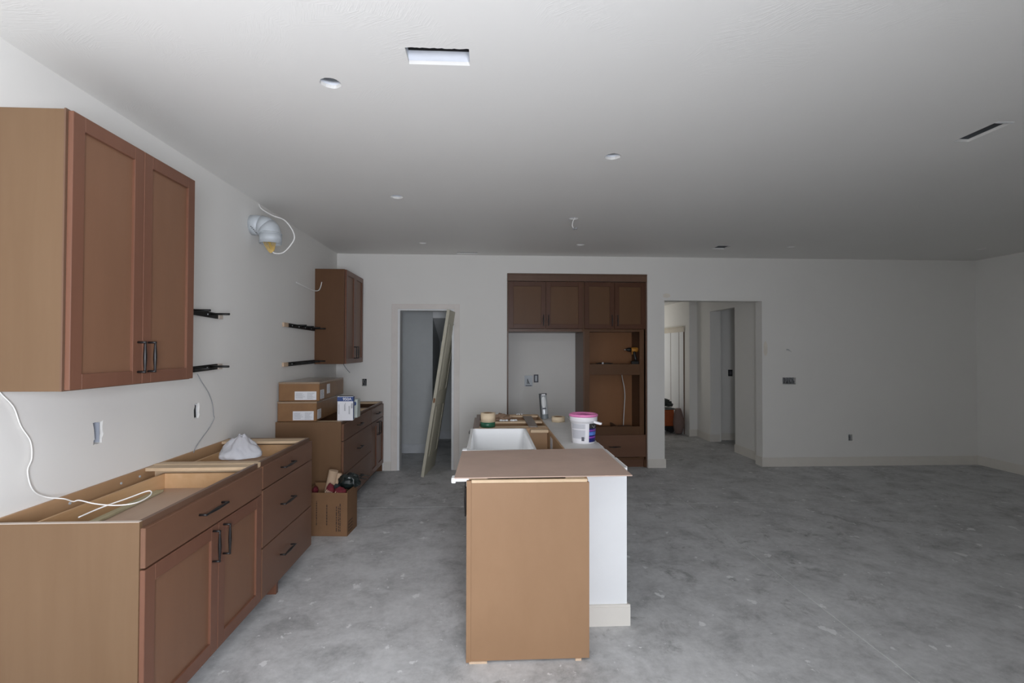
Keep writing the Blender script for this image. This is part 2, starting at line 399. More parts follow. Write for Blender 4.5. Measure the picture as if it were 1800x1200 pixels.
wf = struct('wall_front', MB().box(-A-.12, RX+.12, YF-.14, YF, 0, H), wall_p, 'wall behind the camera with the patio window')
cut(wf, MB().box(-.38, .78, YF-.3, YF+.1, .90, 2.1))
win = tag(obj('window_1', MB().box(-.38, -.33, YF-.1, YF-.04, .90, 2.1).box(.73, .78, YF-.1, YF-.04, .90, 2.1).box(-.33, .73, YF-.1, YF-.04, .90, .95).box(-.33, .73, YF-.1, YF-.04, 2.05, 2.1), white_p), 'window frame behind the camera', 'window', None, 'structure')
# niche shell
struct('wall_niche', MB().box(.10, .262, D+TH, 7.25, 0, 2.743).box(2.095, 2.25, D+TH, 7.25, 0, 2.743).box(.262, 2.095, 7.09, 7.25, 0, 2.743).box(.262, 2.095, D+TH, 7.09, 2.516, 2.60), wall_p, 'white inner walls of the refrigerator niche')
# pantry shell
PB = 7.545
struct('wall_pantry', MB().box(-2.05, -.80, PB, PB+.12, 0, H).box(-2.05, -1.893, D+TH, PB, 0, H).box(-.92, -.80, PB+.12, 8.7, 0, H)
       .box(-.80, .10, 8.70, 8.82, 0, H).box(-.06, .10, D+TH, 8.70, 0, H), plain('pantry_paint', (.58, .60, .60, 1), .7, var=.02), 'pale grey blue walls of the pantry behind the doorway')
struct('trim_1', MB().prism([(7.56, 2.0), (8.7, 1.66), (8.7, 1.78), (7.56, 2.12)], .74, 'x', -.80), white_p, 'sloped white soffit inside the pantry')
# hall shell
HXR = 3.74
hb = MB().box(2.25, 2.32, D+TH, YEND, 0, H)
hb.box(HXR, HXR+.12, D+TH, 7.42, 0, H)                      # right wall up to side room opening
hb.box(HXR, HXR+.12, 7.42, 8.26, 2.175, H)                  # header
hb.box(HXR, 3.925, 8.26, 8.78, 0, H)                        # pier
hb.box(3.60, 3.925, 8.78, YEND, 0, H)
hb.box(3.925, 6.6, 8.40, 8.52, 0, H); hb.box(6.6, 6.72, D+TH, 8.52, 0, H)
hb.box(2.32, 3.60, YEND-.1, YEND, 0, H)
struct('wall_hall', hb, wall_p, 'grey shadowed walls of the hallway beyond the opening')
struct('trim_2', MB().box(2.32, HXR, D+TH, YEND-.1, 2.42, 2.50), wall_p, 'dropped ceiling of the hallway')

# baseboards
def bbx(b, x0, x1, y, sgn=-1, h=.112):   # along x, face towards sgn*y
    b.box(x0, x1, y, y+sgn*.013, 0, h-.012); b.box(x0, x1, y, y+sgn*.008, h-.012, h)
def bby(b, y0, y1, x, sgn=1, h=.112):
    b.box(x, x+sgn*.013, y0, y1, 0, h-.012); b.box(x, x+sgn*.008, y0, y1, h-.012, h)
b = MB(); bbx(b, -1.29, -1.205, D); bbx(b, -.343, .262, D); struct('baseboard_back', b, base_p, 'cream primed baseboard beside the pantry door')
b = MB(); bbx(b, 2.097, 2.333, D); bby(b, D, D+TH, 2.32, 1); struct('baseboard_pier', b, base_p, 'cream baseboard around the pier left of the hall opening')
b = MB(); bbx(b, 3.617, RX, D, -1, .118); bby(b, D, D+TH, 3.63, -1, .118); struct('baseboard_back_right', b, base_p, 'long cream baseboard along the right part of the back wall')
b = MB(); bby(b, YF, D-.013, RX, -1, .122); struct('baseboard_right', b, base_p, 'baseboard along the right wall')
b = MB(); bby(b, D+TH, 7.42, HXR, -1, .12); bbx(b, HXR-.013, 3.90, 8.26, -1, .12); bby(b, 8.26, 8.78, HXR, -1, .12); bbx(b, 3.587, HXR-.013, 8.78, -1, .12); bbx(b, 3.925, 6.6, 8.40, -1, .12); bby(b, 7.42-.013, 7.42, HXR, 1)
struct('baseboard_hall', b, base_p, 'baseboard running around the hallway corners')
b = MB(); bbx(b, -1.89, -.80, PB, -1, .13); bbx(b, -.80, -.06, 8.70, -1, .13); struct('baseboard_pantry', b, plain('pantry_base', (.6, .62, .64, 1), .6), 'grey baseboard inside the pantry')

# doorway casing and jamb
dc = MB(); z1 = 2.109
dc.box(-1.203, -1.127, D-.016, D, 0, z1, .002); dc.box(-.427+.012, -.345, D-.016, D, 0, z1, .002); dc.box(-1.127, -.415, D-.016, D, 2.045, z1, .002)
d1 = struct('door_1', dc, case_p, 'beige primed casing of the pantry doorway')
obj('jamb', MB().box(-1.127, -1.098, D-.010, D+TH+.01, 0, 2.05).box(-.444, -.415, D-.010, D+TH+.01, 0, 2.05).box(-1.098, -.444, D-.010, D+TH+.01, 2.026, 2.05), white_p, d1)

# the loose door slab leaning through the doorway
t = thing('door_slab', 'unhung cream panelled door leaning in the pantry doorway', 'door', (-.765, 6.10, .0))
DW, DT, DH = .66, .036, 2.03
bm_ = MB(); bm_.box(-DT/2, DT/2, 0, DW, 0, DH, .0015)
th = math.atan2(.305, 1.985); rot = Matrix.Rotation(-math.radians(6), 4, 'Z') @ Matrix.Rotation(th, 4, 'Y')
lift = Matrix.Translation((0, 0, .0028))
sl = obj('slab', bm_.xform(lift @ rot), slab_m, t, local=True)
for (za, zb) in ((.22, .86), (1.02, 1.88)):
    pn = MB()
    for a0, a1, c0, c1 in ((.10, .56, za, za+.02), (.10, .56, zb-.02, zb), (.10, .12, za, zb), (.54, .56, za, zb)):
        pn.box(DT/2, DT/2+.006, a0, a1, c0, c1, .001); 
    pn.box(DT/2, DT/2+.003, .16, .50, za+.06, zb-.06, .001)
    obj('panel_moulding', pn.xform(lift @ rot), slab_m, t, local=True)
obj('latch_plate', MB().box(-.012, .012, -.002, 0, .90, .955, .0005).xform(lift @ rot), copper, t, local=True)

# ------------------------------------------------------------------ cabinet kit (local: x = width, -y = front, z up)
def pull_mb(L, vertical, x, z, yf, proj=.032, r=.0062):
    b = MB(); n = 10; pts = []; rs = []
    for i in range(n+1):
        s = -L/2+L*i/n; k = math.sin(PI*i/n)
        pts.append((x, yf-proj, z+s) if vertical else (x+s, yf-proj, z)); rs.append(r*.72+r*.55*k**2)
    b.tube(pts, rs, 8)
    for s in (-L/2+.004, L/2-.004):
        p = (x, yf, z+s) if vertical else (x+s, yf, z)
        b.tube([p, (p[0], yf-proj-.004, p[2])], r*.8, 8)
    return b
def shaker(name, t, x0, x1, z0, z1, yf, m=None, mp=None, th=.02, st=.058, panel=True):
    m = m or door_w; b = MB(); bv = .0018
    b.box(x0, x0+st, yf-th, yf, z0, z1, bv); b.box(x1-st, x1, yf-th, yf, z0, z1, bv)
    b.box(x0+st-.001, x1-st+.001, yf-th, yf, z0, z0+st, bv); b.box(x0+st-.001, x1-st+.001, yf-th, yf, z1-st, z1, bv)
    o = obj(name, b, m, t, local=True)
    q = MB(); q.box(x0+st, x1-st, yf-th+.011, yf-.004, z0+st, z1-st)
    obj('panel', q, mp or panel_w, o, local=True); return o
def slabfront(t, x0, x1, z0, z1, yf, m=None, th=.02):
    return obj('drawer', MB().box(x0, x1, yf-th, yf, z0, z1, .0022), m or draw_w, t, local=True)
def carcass(t, Wd, Dp, z0, z1, m=None, th=.018, left=True, right=True, open_top=False, frame_m=None, zc=None, zr=None, ml=None, mr=None, back_h=None):
    m = m or side_w
    if left: obj('side_panel', MB().box(0, th, 0, Dp, z0 if zc is None else zc, z1, .001), ml or m, t, local=True)
    if right: obj('side_panel', MB().box(Wd-th, Wd, 0, Dp, z0 if zr is None else zr, z1, .001), mr or m, t, local=True)
    obj('back_panel', MB().box(th, Wd-th, Dp-.012, Dp, z0, z1 if back_h is None else back_h), inwood, t, local=True)
    obj('bottom_panel', MB().box(th, Wd-th, .002, Dp-.012, z0, z0+th), m, t, local=True)
    if not open_top: obj('top_panel', MB().box(th, Wd-th, .002, Dp-.012, z1-th, z1), m, t, local=True)
    f = MB(); s = .035
    f.box(th, th+s*.5, 0, .018, z0+th, z1-th if not open_top else z1); f.box(Wd-th-s*.5, Wd-th, 0, .018, z0+th, z1-th if not open_top else z1)
    f.box(th+s*.5, Wd-th-s*.5, 0, .018, z1-s-(0 if open_top else th), z1-(0 if open_top else th)); f.box(th+s*.5, Wd-th-s*.5, 0, .018, z0+th, z0+th+s*.6)
    obj('face_frame', f, frame_m or frame_w, t, local=True)
def drawer_box(t, x0, x1, y0, y1, z0, z1):
    b = MB(); th = .013
    b.box(x0, x0+th, y0, y1, z0, z1); b.box(x1-th, x1, y0, y1, z0, z1); b.box(x0+th, x1-th, y0, y0+th, z0, z1); b.box(x0+th, x1-th, y1-th, y1, z0, z1)
    o = obj('drawer_box', b, pine, t, local=True)
    obj('drawer_bottom', MB().box(x0+th, x1-th, y0+th, y1-th, z0+.012, z0+.018), pineb, o, local=True); return o

R90 = PI/2
XF = -1.310      # front of the left base carcasses
DEP = A+XF-.001  # carcass depth .582
ZT = .876
# --- near base cabinet with doors
t = thing('base_cabinet', 'nearest open-top brown base cabinet with one drawer over two shaker doors', 'cabinet', (XF, 1.985, 0), R90, 'base cabinets along the left wall')
Wd = 1.005
carcass(t, Wd, DEP, .085, ZT, open_top=True, zc=0, right=True, mr=ply, back_h=ZT-.002)
d = slabfront(t, .004, .998, .700, .852, 0); obj('handle', pull_mb(.20, False, .46, .785, -.02), black, d, local=True)
for x0, x1, px in ((.004, .529, .480), (.533, .998, .575)):
    d = shaker('door', t, x0, x1, .088, .693, 0, st=.062); obj('handle', pull_mb(.15, True, px, .60, -.02), black, d, local=True)
drawer_box(t, .04, .955, .03, .50, .735, .835)
obj('cross_brace', MB().box(.905, .987, .02, DEP-.012, ZT-.02, ZT-.002, .001), ply, t, local=True)
obj('raw_top_edge', MB().box(0, .018, .002, DEP, ZT, ZT+.002), rawedge, t, local=True)
for x, z in ((.12, .835), (.40, .835), (.72, .84), (.86, .84)):
    obj('screw_head', MB().tube([(x, DEP-.012, z), (x, DEP-.016, z)], .006, 10), galv, t, local=True)
obj('toe_kick', MB().box(.018, Wd-.018, .075, .09, 0, .085), darkm, t, local=True)  # near-black here and on later toe kicks paints the shade under the cabinets
# --- far base cabinet with drawers
t = thing('base_cabinet', 'open-top brown base cabinet with three plain drawers holding a plastic bag', 'cabinet', (XF, 2.992, 0), R90, 'base cabinets along the left wall')
Wd = .828
carcass(t, Wd, DEP, .085, ZT, open_top=True, ml=ply, back_h=ZT-.002)
for z0, z1 in ((.720, .852), (.382, .713), (.088, .375)):
    d = slabfront(t, .004, Wd-.003, z0, z1, 0); zc = (z0+z1)/2+ (.004 if z0 > .7 else .012)
    obj('handle', pull_mb(.18, False, .345, zc, -.02), black, d, local=True)
drawer_box(t, .04, .79, .03, .50, .735, .835)
obj('cross_brace', MB().box(.70, .81, .02, DEP-.012, ZT-.02, ZT-.002, .001), ply, t, local=True)
obj('cross_brace', MB().box(.0181, .06, .02, DEP-.012, ZT-.02, ZT-.002, .001), ply, t, local=True)
obj('levelling_block', MB().box(.25, .280, .0, .09, 0, .0845, .001), door_w, t, local=True)
obj('toe_kick', MB().box(.018, Wd-.018, .075, .09, 0, .084), darkm, t, local=True)
# --- cabinet run by the back wall
t = thing('base_cabinet', 'dark base cabinet of three drawers under the stacked cartons', 'cabinet', (XF, 4.635, 0), R90, 'base cabinets along the left wall')
Wd = 1.10
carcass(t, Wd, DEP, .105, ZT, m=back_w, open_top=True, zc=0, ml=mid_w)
for z0, z1 in ((.700, .852), (.395, .693), (.110, .388)):
    d = slabfront(t, .012, Wd-.003, z0, z1, 0, draw_w); obj('handle', pull_mb(.15, False, .56, (z0+z1)/2, -.02), black, d, local=True)
obj('cross_brace', MB().box(.02, .10, .02, DEP-.012, ZT-.02, ZT-.001, .001), ply, t, local=True)
obj('cross_brace', MB().box(.98, 1.08, .02, DEP-.012, ZT-.02, ZT-.001, .001), ply, t, local=True)
obj('inner_shelf', MB().box(.02, 1.08, .02, DEP-.012, .64, .655), inwood, t, local=True)
obj('toe_kick', MB().box(.018, Wd-.018, .075, .09, 0, .105), darkm, t, local=True)
t = thing('base_cabinet', 'dark corner base cabinet with drawer over two doors against the back wall', 'cabinet', (XF, 5.737, 0), R90, 'base cabinets along the left wall')
Wd = .712
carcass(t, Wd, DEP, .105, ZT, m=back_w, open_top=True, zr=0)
d = slabfront(t, .003, Wd-.03, .700, .852, 0, draw_w); obj('handle', pull_mb(.15, False, .33, .776, -.02), black, d, local=True)
for x0, x1, px in ((.003, .338, .29), (.342, Wd-.03, .39)):
    d = shaker('door', t, x0, x1, .110, .693, 0, door_w); obj('handle', pull_mb(.15, True, px, .60, -.02), black, d, local=True)
obj('cross_brace', MB().box(.59, .69, .02, DEP-.012, ZT-.02, ZT-.001, .001), ply, t, local=True)
obj('toe_kick', MB().box(.018, Wd-.018, .075, .09, 0, .105), darkm, t, local=True)
# --- upper cabinets
XU = -1.576; DU = A+XU-.0005
t = thing('wall_cabinet', 'large brown upper cabinet with two tall shaker doors, nearest the camera', 'cabinet', (XU, 1.950, 1.374), R90, 'upper cabinets on the left wall')
Wd, Hc = .80, 1.056
obj('side_panel', MB().box(0, .018, 0, DU, 0, Hc, .001), side_w, t, local=True); obj('side_panel', MB().box(Wd-.018, Wd, 0, DU, 0, Hc, .001), side_w, t, local=True)
obj('bottom_panel', MB().box(.018, Wd-.018, .002, DU, .012, .03), side_w, t, local=True); obj('top_panel', MB().box(.018, Wd-.018, .002, DU, Hc-.02, Hc-.002), side_w, t, local=True)
obj('back_panel', MB().box(.018, Wd-.018, DU-.01, DU, .03, Hc-.02), inwood, t, local=True)
obj('face_frame', MB().box(-.002, .034, -.006, 0, 0, Hc+.002).box(Wd-.034, Wd, -.006, 0, 0, Hc).box(.034, Wd-.034, -.006, 0, 0, .035).box(.034, Wd-.034, -.006, 0, Hc-.035, Hc), frame_w, t, local=True)
for x0, x1, px in ((.006, .398, .372), (.402, .796, .440)):
    d = shaker('door', t, x0, x1, .004, Hc-.004, -.007, st=.058); obj('handle', pull_mb(.14, True, px, .122, -.027), black, d, local=True)
t = thing('wall_cabinet', 'dark brown upper cabinet with two doors in the back left corner', 'cabinet', (XU, 5.650, 1.368), R90, 'upper cabinets on the left wall')
Wd, Hc = .78, 1.052
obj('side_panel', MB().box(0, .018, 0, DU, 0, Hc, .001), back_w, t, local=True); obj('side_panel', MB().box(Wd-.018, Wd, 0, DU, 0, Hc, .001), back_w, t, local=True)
obj('bottom_panel', MB().box(.018, Wd-.018, .002, DU, .012, .03), back_w, t, local=True); obj('top_panel', MB().box(.018, Wd-.018, .002, DU, Hc-.02, Hc-.002), back_w, t, local=True)
obj('back_panel', MB().box(.018, Wd-.018, DU-.01, DU, .03, Hc-.02), inwood, t, local=True)
obj('face_frame', MB().box(0, .034, -.004, 0, 0, Hc).box(Wd-.034, Wd, -.004, 0, 0, Hc).box(.034, Wd-.034, -.004, 0, 0, .035).box(.034, Wd-.034, -.004, 0, Hc-.035, Hc), frame_w, t, local=True)
for x0, x1, px in ((.012, .385, .335), (.389, .765, .425)):
    d = shaker('door', t, x0, x1, .004, Hc-.004, -.005, door_w); obj('handle', pull_mb(.14, True, px, .125, -.025), black, d, local=True)

# --- floating-shelf brackets
def bracket(y0, y1, z, rods, block_at, label, tilt):
    t = thing('shelf_bracket', label, 'bracket', (-A+.012, (y0+y1)/2, z), 0, 'black shelf brackets on the left wall')
    zz = lambda y: z+tilt*(y-(y0+y1)/2)
    b = MB(); h = .019
    b.bm.verts.ensure_lookup_table()
    pr = [(y0, zz(y0)-h), (y1, zz(y1)-h), (y1, zz(y1)+h), (y0, zz(y0)+h)]
    b.prism(pr, .012, 'x', -A+.001)
    obj('wall_plate', b, blackm, t)
    for y in rods: obj('rod', MB().tube([(-A+.012, y, zz(y)+.006), (-A+.135, y, zz(y)+.006)], .0075, 8), blackm, t)
    ya, yb = (y1, y1+.05) if block_at > 0 else (y0-.10, y0)
    yc = y1 if block_at > 0 else y0
    obj('wood_block', MB().box(-A+.0005, -A+.02, ya, yb, zz(yc)-h, zz(yc)+h, .001), rawedge if block_at > 0 else tanblock, t)
    for k in range(4):
        y = y0+(y1-y0)*(k+.6)/4.3; obj('screw_head', MB().tube([(-A+.013, y, zz(y)), (-A+.016, y, zz(y))], .005, 8), galv, t)
bracket(2.80, 3.63, 1.775, [2.84, 3.07, 3.30, 3.54], 1, 'upper black shelf bracket beside the large near cabinet', -.03)
bracket(2.80, 3.63, 1.397, [2.84, 3.07, 3.30, 3.54], 1, 'lower black shelf bracket beside the large near cabinet', .03)
bracket(4.87, 5.63, 1.755, [5.02, 5.22, 5.42, 5.60], -1, 'upper black shelf bracket beside the far corner cabinet', -.015)
bracket(4.87, 5.63, 1.392, [5.02, 5.22, 5.42, 5.60], -1, 'lower black shelf bracket beside the far corner cabinet', .01)

# --- duct elbow and its wires
t = thing('duct_elbow', 'grey galvanised duct elbow coming out of the left wall', 'duct', (-A, 4.15, 2.53))
cx, cy = -1.745, 4.15
obj('wall_section', MB().tube([(-A+.001, cy, 2.532), (-1.85, cy, 2.532), (-1.815, cy, 2.525)], [.080, .080, .080], 28), galv, t)
obj('middle_gore', MB().tube([(-1.820, cy, 2.527), (-1.785, cy, 2.518), (-1.768, cy, 2.500)], [.084, .083, .081], 28), galv, t)
obj('lower_gore', MB().tube([(-1.778, cy, 2.512), (-1.755, cy, 2.490), (-1.746, cy, 2.458), (-1.745, cy, 2.43)], [.084, .083, .081, .080], 28), galv, t)
obj('collar', MB().lathe([(.084, .0), (.084, -.088), (.081, -.088), (.081, 0), (.084, 0)], (cx, cy, 2.470), 32), galv, t)
obj('collar_bead', MB().lathe([(.0855, .004), (.0855, -.004), (.083, -.004), (.083, .004), (.0855, .004)], (cx, cy, 2.462), 32), galv, t)
obj('collar_shade_disc', MB().lathe([(.001, 0), (.0805, 0), (.0805, .002), (.001, .002), (.001, 0)], (cx, cy, 2.455), 24), darkm, t)  # near-black disc closing the collar, painting the shade of the open duct
sc = MB()
for k in range(5): sc.tube([(-1.86+.01*k, cy-.086, 2.50-.012*k), (-1.86+.01*k, cy-.094, 2.50-.012*k)], .004, 6)
obj('crimps', sc, galvd, t)
w = MB()
for k in range(5):
    o_ = (k-2)*.013; q = random.Random(k)
    w.tube(spline([(cx-.03+o_, cy+.02*((k % 3)-1), 2.44), (cx-.02+o_*.9, cy-.02, 2.385), (cx+.005+o_*.7, cy-.03, 2.335), (cx+.02+o_*.3, cy-.03, 2.305+.006*k), (cx+.028+o_*.3, cy-.02, 2.325), (cx+.012+o_, cy+.0, 2.40), (cx+.01+o_, cy+.01, 2.44)], 5), .0033, 6)
tag(obj('wire_bundle', w, cable_y, origin=(cx, cy, 2.3)), 'yellow wire bundle hanging out of the duct elbow', 'cable')
w = MB().tube(spline([(-A+.001, 4.27, 2.735), (-1.86, 4.25, 2.69), (-1.76, 4.22, 2.63), (-1.66, 4.20, 2.59), (-1.60, 4.20, 2.52), (-1.575, 4.2, 2.45), (-1.60, 4.2, 2.39), (-1.66, 4.19, 2.32), (-1.71, 4.15, 2.306), (-1.735, 4.14, 2.33)], 7), .0055, 8)
tag(obj('power_cable', w, cable_w, origin=(-A, 4.27, 2.73)), 'white cable looping from the ceiling corner into the duct elbow', 'cable')
w = MB().tube(spline([(-A+.001, 5.10, 2.195), (-1.86, 5.20, 2.175), (-1.82, 5.38, 2.15), (-1.80, 5.48, 2.16), (-1.79, 5.52, 2.20), (-1.785, 5.545, 2.26)], 6), .005, 8)
tag(obj('power_cable', w, cable_w, origin=(-A, 5.10, 2.19)), 'short white cable end beside the far corner upper cabinet', 'cable')
w = MB().tube(spline([(-A+.004, 2.02, 1.42), (-A+.006, 2.06, 1.36), (-A+.010, 2.11, 1.30), (-A+.008, 2.145, 1.22), (-A+.012, 2.185, 1.15), (-A+.014, 2.19, 1.08), (-A+.016, 2.17, 1.03), (-A+.02, 2.19, .95), (-A+.03, 2.24, .905), (-A+.08, 2.27, .888),
    (-1.74, 2.225, .889), (-1.71, 2.22, .895), (-1.64, 2.205, .885), (-1.56, 2.20, .878), (-1.50, 2.215, .878), (-1.482, 2.26, .879), (-1.49, 2.33, .885), (-1.52, 2.36, .893), (-1.56, 2.29, .882), (-1.60, 2.19, .872), (-1.62, 2.10, .862)], 8), .0027, 8)
tag(obj('power_cable', w, cable_w, origin=(-A, 2.05, 1.4)), 'white cable hanging from the near upper cabinet into the open base cabinet', 'cable')
w = MB().tube(spline([(-A+.002, 3.40, 1.37), (-A+.006, 3.44, 1.32), (-A+.008, 3.52, 1.24), (-A+.010, 3.57, 1.16), (-A+.011, 3.585, 1.08), (-A+.010, 3.595, 1.05), (-A+.009, 3.53, .99), (-A+.012, 3.44, .94), (-A+.016, 3.37, .90), (-A+.024, 3.33, .870)], 7), .0028, 6)
tag(obj('power_cable', w, cablegrey, origin=(-A, 3.40, 1.37)), 'thin grey wire dangling down the left wall behind the plastic bag', 'cable')
w = MB().tube(spline([(-1.80, 6.44, 1.372), (-1.79, 6.44, 1.33), (-1.75, 6.45, 1.27), (-1.72, 6.455, 1.235)], 6), .0045, 6)
tag(obj('power_cable', w, cablegrey, origin=(-1.8, 6.44, 1.37)), 'short dark wire hanging below the far corner upper cabinet', 'cable')

# things in/on the open base cabinet
def bagshape(q):
    k = max(0, q.z/.11); s = 1-.55*min(1, k)**1.5 if q.z > 0 else 1
    return Vector((q.x*s, q.y*s, max(q.z, -.012)))
bag_m = NT('crinkled_plastic'); bag_m.b.inputs['Base Color'].default_value = (.74, .745, .78, 1)
bag_m.b.inputs['Roughness'].default_value = .22; bag_m.b.inputs['Transmission Weight'].default_value = .5; bag_m.b.inputs['IOR'].default_value = 1.15
bag_m.bump(bag_m.noise(9, 4, .6), .35, .02)
b = MB().blob((-1.505, 3.185, .8885), (.122, .115, .118), 5, .20, 1.7, 11, bagshape)
tag(obj('plastic_bag', b, bag_m.m, origin=(-1.5, 3.22, .876)), 'crumpled clear plastic bag peaked on top of open base cabinet', 'bag')
b = MB().box(-.0, .55, -.018, .018, 0, .012, .001).xform(Matrix.Translation((-1.745, 2.30, .7545)) @ Matrix.Rotation(math.radians(93), 4, 'Z'))
tag(obj('wood_strip', b, plain('pale_green_strip', (.50, .46, .30, 1), .6), origin=(-1.6, 2.3, .76)), 'pale wood strip lying in the open drawer of the near base cabinet', 'wood strip')

# cartons on the far base cabinet
def carton(name, label, loc, rz, w, d, h, group):
    t = thing(name, label, 'box', loc, rz, group)
    b = MB().box(0, w, 0, d, 0, h, .006)
    obj('carton_body', b, card2, t, local=True)
    obj('packing_tape', MB().box(w*.0-.0015, w+.0015, -.0015, d*.98, h*.90, h+.001, .003), tape_c, t, local=True)
    for k, (x0, x1, z0, z1) in enumerate(((w*.40, w*.93, h*.07, h*.52),)):
        l = obj('paper_label', MB().box(x0, x1, -.003, -.001, z0, z1), paper, t, local=True)
        q = MB(); place = lambda a, b_, c, d_: q.box(a, b_, -.0036, -.003, c, d_)
        strokes(q, x0+.01, x0+(x1-x0)*.52, z0+.012, z1-.012, 7, place, 4, .38); strokes(q, x0+(x1-x0)*.58, x1-.01, z0+.008, z1-.008, 8, place, 9, .35)
        obj('label_print', q, cablegrey, l, local=True)
    l = obj('paper_label', MB().box(w+.0015, w+.0035, d*.03, d*.16, h*.10, h*.58), paper, t, local=True)
    q = MB(); place = lambda a, b_, c, d_: q.box(w+.0035, w+.004, a, b_, c, d_)
    strokes(q, d*.04, d*.15, h*.13, h*.55, 8, place, 6, .42); obj('label_print', q, cablegrey, l, local=True)
    return t
c1 = carton('carton', 'lower taped brown carton with white label on the far base cabinet', (-1.882, 4.648, .8775), math.radians(1.5), .345, .80, .180, 'stacked cartons')
c2 = carton('carton', 'upper taped brown carton with white labels, on top of the other carton', (-1.878, 4.662, 1.0595), math.radians(.5), .362, .80, .172, 'stacked cartons')
obj('paper_label', MB().box(.3635, .3655, .22, .31, .05, .14), paper, c2, local=True)
# blue and white 950A box
t = thing('part_box', 'white and blue printed box marked 950A beside the stacked cartons', 'box', (-1.364, 4.700, .877), math.radians(4))
wB, dB, hB = .140, .065, .222
obj('box_body', MB().box(0, wB, 0, dB, 0, hB, .0015), paper, t, local=True)
obj('blue_band', MB().box(-.001, wB+.001, -.001, dB+.001, hB*.80, hB-.004), blue, t, local=True)
obj('blue_side', MB().box(wB+.0002, wB+.0015, .001, dB*.55, .01, hB*.80), blue, t, local=True)
tx = text_mb('950A', .036); tx.xform(Matrix.Translation((wB*.62, -.0016, hB*.885)) @ Matrix.Rotation(PI/2, 4, 'X')); obj('lettering', tx, paper, t, local=True)
q = MB()
for x in (.012, .060, .068, .100, .108):
    pl = lambda a, b_, c, d_: q.box(c, d_, -.0012, -.0004, a, b_)
    strokes(q, .06+.03*(x > .05 and x < .07), hB*.78, x, x+.006, 1, pl, int(x*1000), .5)
obj('small_print', q, ink, t, local=True)
tx = text_mb('950A', .022); tx.xform(Matrix.Translation((.128, -.0012, .135)) @ Matrix.Rotation(PI/2, 4, 'X') @ Matrix.Rotation(-PI/2, 4, 'Z')); obj('lettering', tx, ink, t, local=True)
obj('top_flap', MB().prism([(0, 0), (wB, 0), (wB-.01, .05), (.01, .05)], .0015, 'z', hB+.0005).xform(Matrix.Translation((0, .012, 0))), darkm, t, local=True)
t = thing('part_box', 'pale box with blue disc print behind the 950A box', 'box', (-1.318, 4.90, .8775), math.radians(-2))
obj('box_body', MB().box(0, .085, 0, .10, 0, .175, .003), plain('pale_green_card', (.55, .60, .56, 1), .55, var=.06), t, local=True)
obj('printed_disc', MB().lathe([(.001, 0), (.02, 0), (.02, .001), (.001, .001), (.001, 0)], (0, 0, 0), 20).xform(Matrix.Translation((.055, -.0012, .135)) @ Matrix.Rotation(PI/2, 4, 'X')), blue, t, local=True)

# cardboard box on the floor and contents
t = thing('cardboard_box', 'open brown cardboard box on the floor between the base cabinets', 'box', (-1.50, 4.235, .0), math.radians(-4.0))
w_, d_, h_ = .365, .245, .355; th = .004
obj('box_floor', MB().box(0, w_, 0, d_, .001, .005), card, t, local=True)
obj('side', MB().box(0, w_, 0, th, .005, h_), card, t, local=True); obj('side', MB().box(0, w_, d_-th, d_, .005, h_+.02), card, t, local=True)
obj('side', MB().box(0, th, th, d_-th, .005, h_), card, t, local=True); obj('side', MB().box(w_-th, w_, th, d_-th, .005, h_+.012), card, t, local=True)
q = MB()
for x, s in ((.105, 2), (.190, 5), (.270, 8), (.288, 3), (.300, 9)):
    pl = lambda a, b_, c, d2: q.box(c, d2, -.0006, -.0001, a, b_)
    strokes(q, .09 if x < .2 else .04, .29 if x < .2 else .335, x, x+.013, 1, pl, s, .6)
obj('printed_text', q, inkb, t, local=True)
q = MB()
for k in range(4): q.box(w_+.0001, w_+.0006, .03, .13, .028+.026*k, .036+.026*k)
q.box(w_+.0001, w_+.0006, .03, .035, .028, .114)
obj('printed_mark', q, inkb, t, local=True)
def loc2(x, y, z): return t.matrix_world @ Vector((x, y, z))
bpy.context.view_layer.update()
b = MB(); p0 = loc2(.10, .155, .06); p1 = p0+Vector((.085, .02, .435)); b.tube([p0, p1], .038, 24)
kr = obj('kraft_roll', b, kraft, origin=p0); tag(kr, 'brown kraft paper roll leaning out of the floor box', 'paper roll')
b = MB(); ax = (p1-p0).normalized(); sd = Vector((1, 0, 0)); sd = (sd-ax*sd.dot(ax)).normalized(); bk = ax.cross(sd)
a0 = p1-ax*.02+sd*.030; pts = [a0, a0+sd*.03+ax*.004, a0+sd*.042-ax*.005, a0-ax*.20+sd*.002]
vs = [b.bm.verts.new(p) for p in pts]+[b.bm.verts.new(p+bk*.03) for p in pts]
for f in ((0, 1, 2, 3), (7, 6, 5, 4), (0, 4, 5, 1), (1, 5, 6, 2), (2, 6, 7, 3), (3, 7, 4, 0)): b.bm.faces.new([vs[i] for i in f])
obj('loose_flap', b, kraft, kr)
b = MB(); m = p0+ax*.30-bk*.0385 if (bk.y > 0) else p0+ax*.30+bk*.0385
b.box(-.016, .020, -.001, .001, -.03, .03).xform(Matrix.Translation(m+Vector((.008, 0, 0))) @ Matrix.Rotation(math.radians(-9), 4, 'Y').inverted())
obj('price_sticker', b, paper, kr)
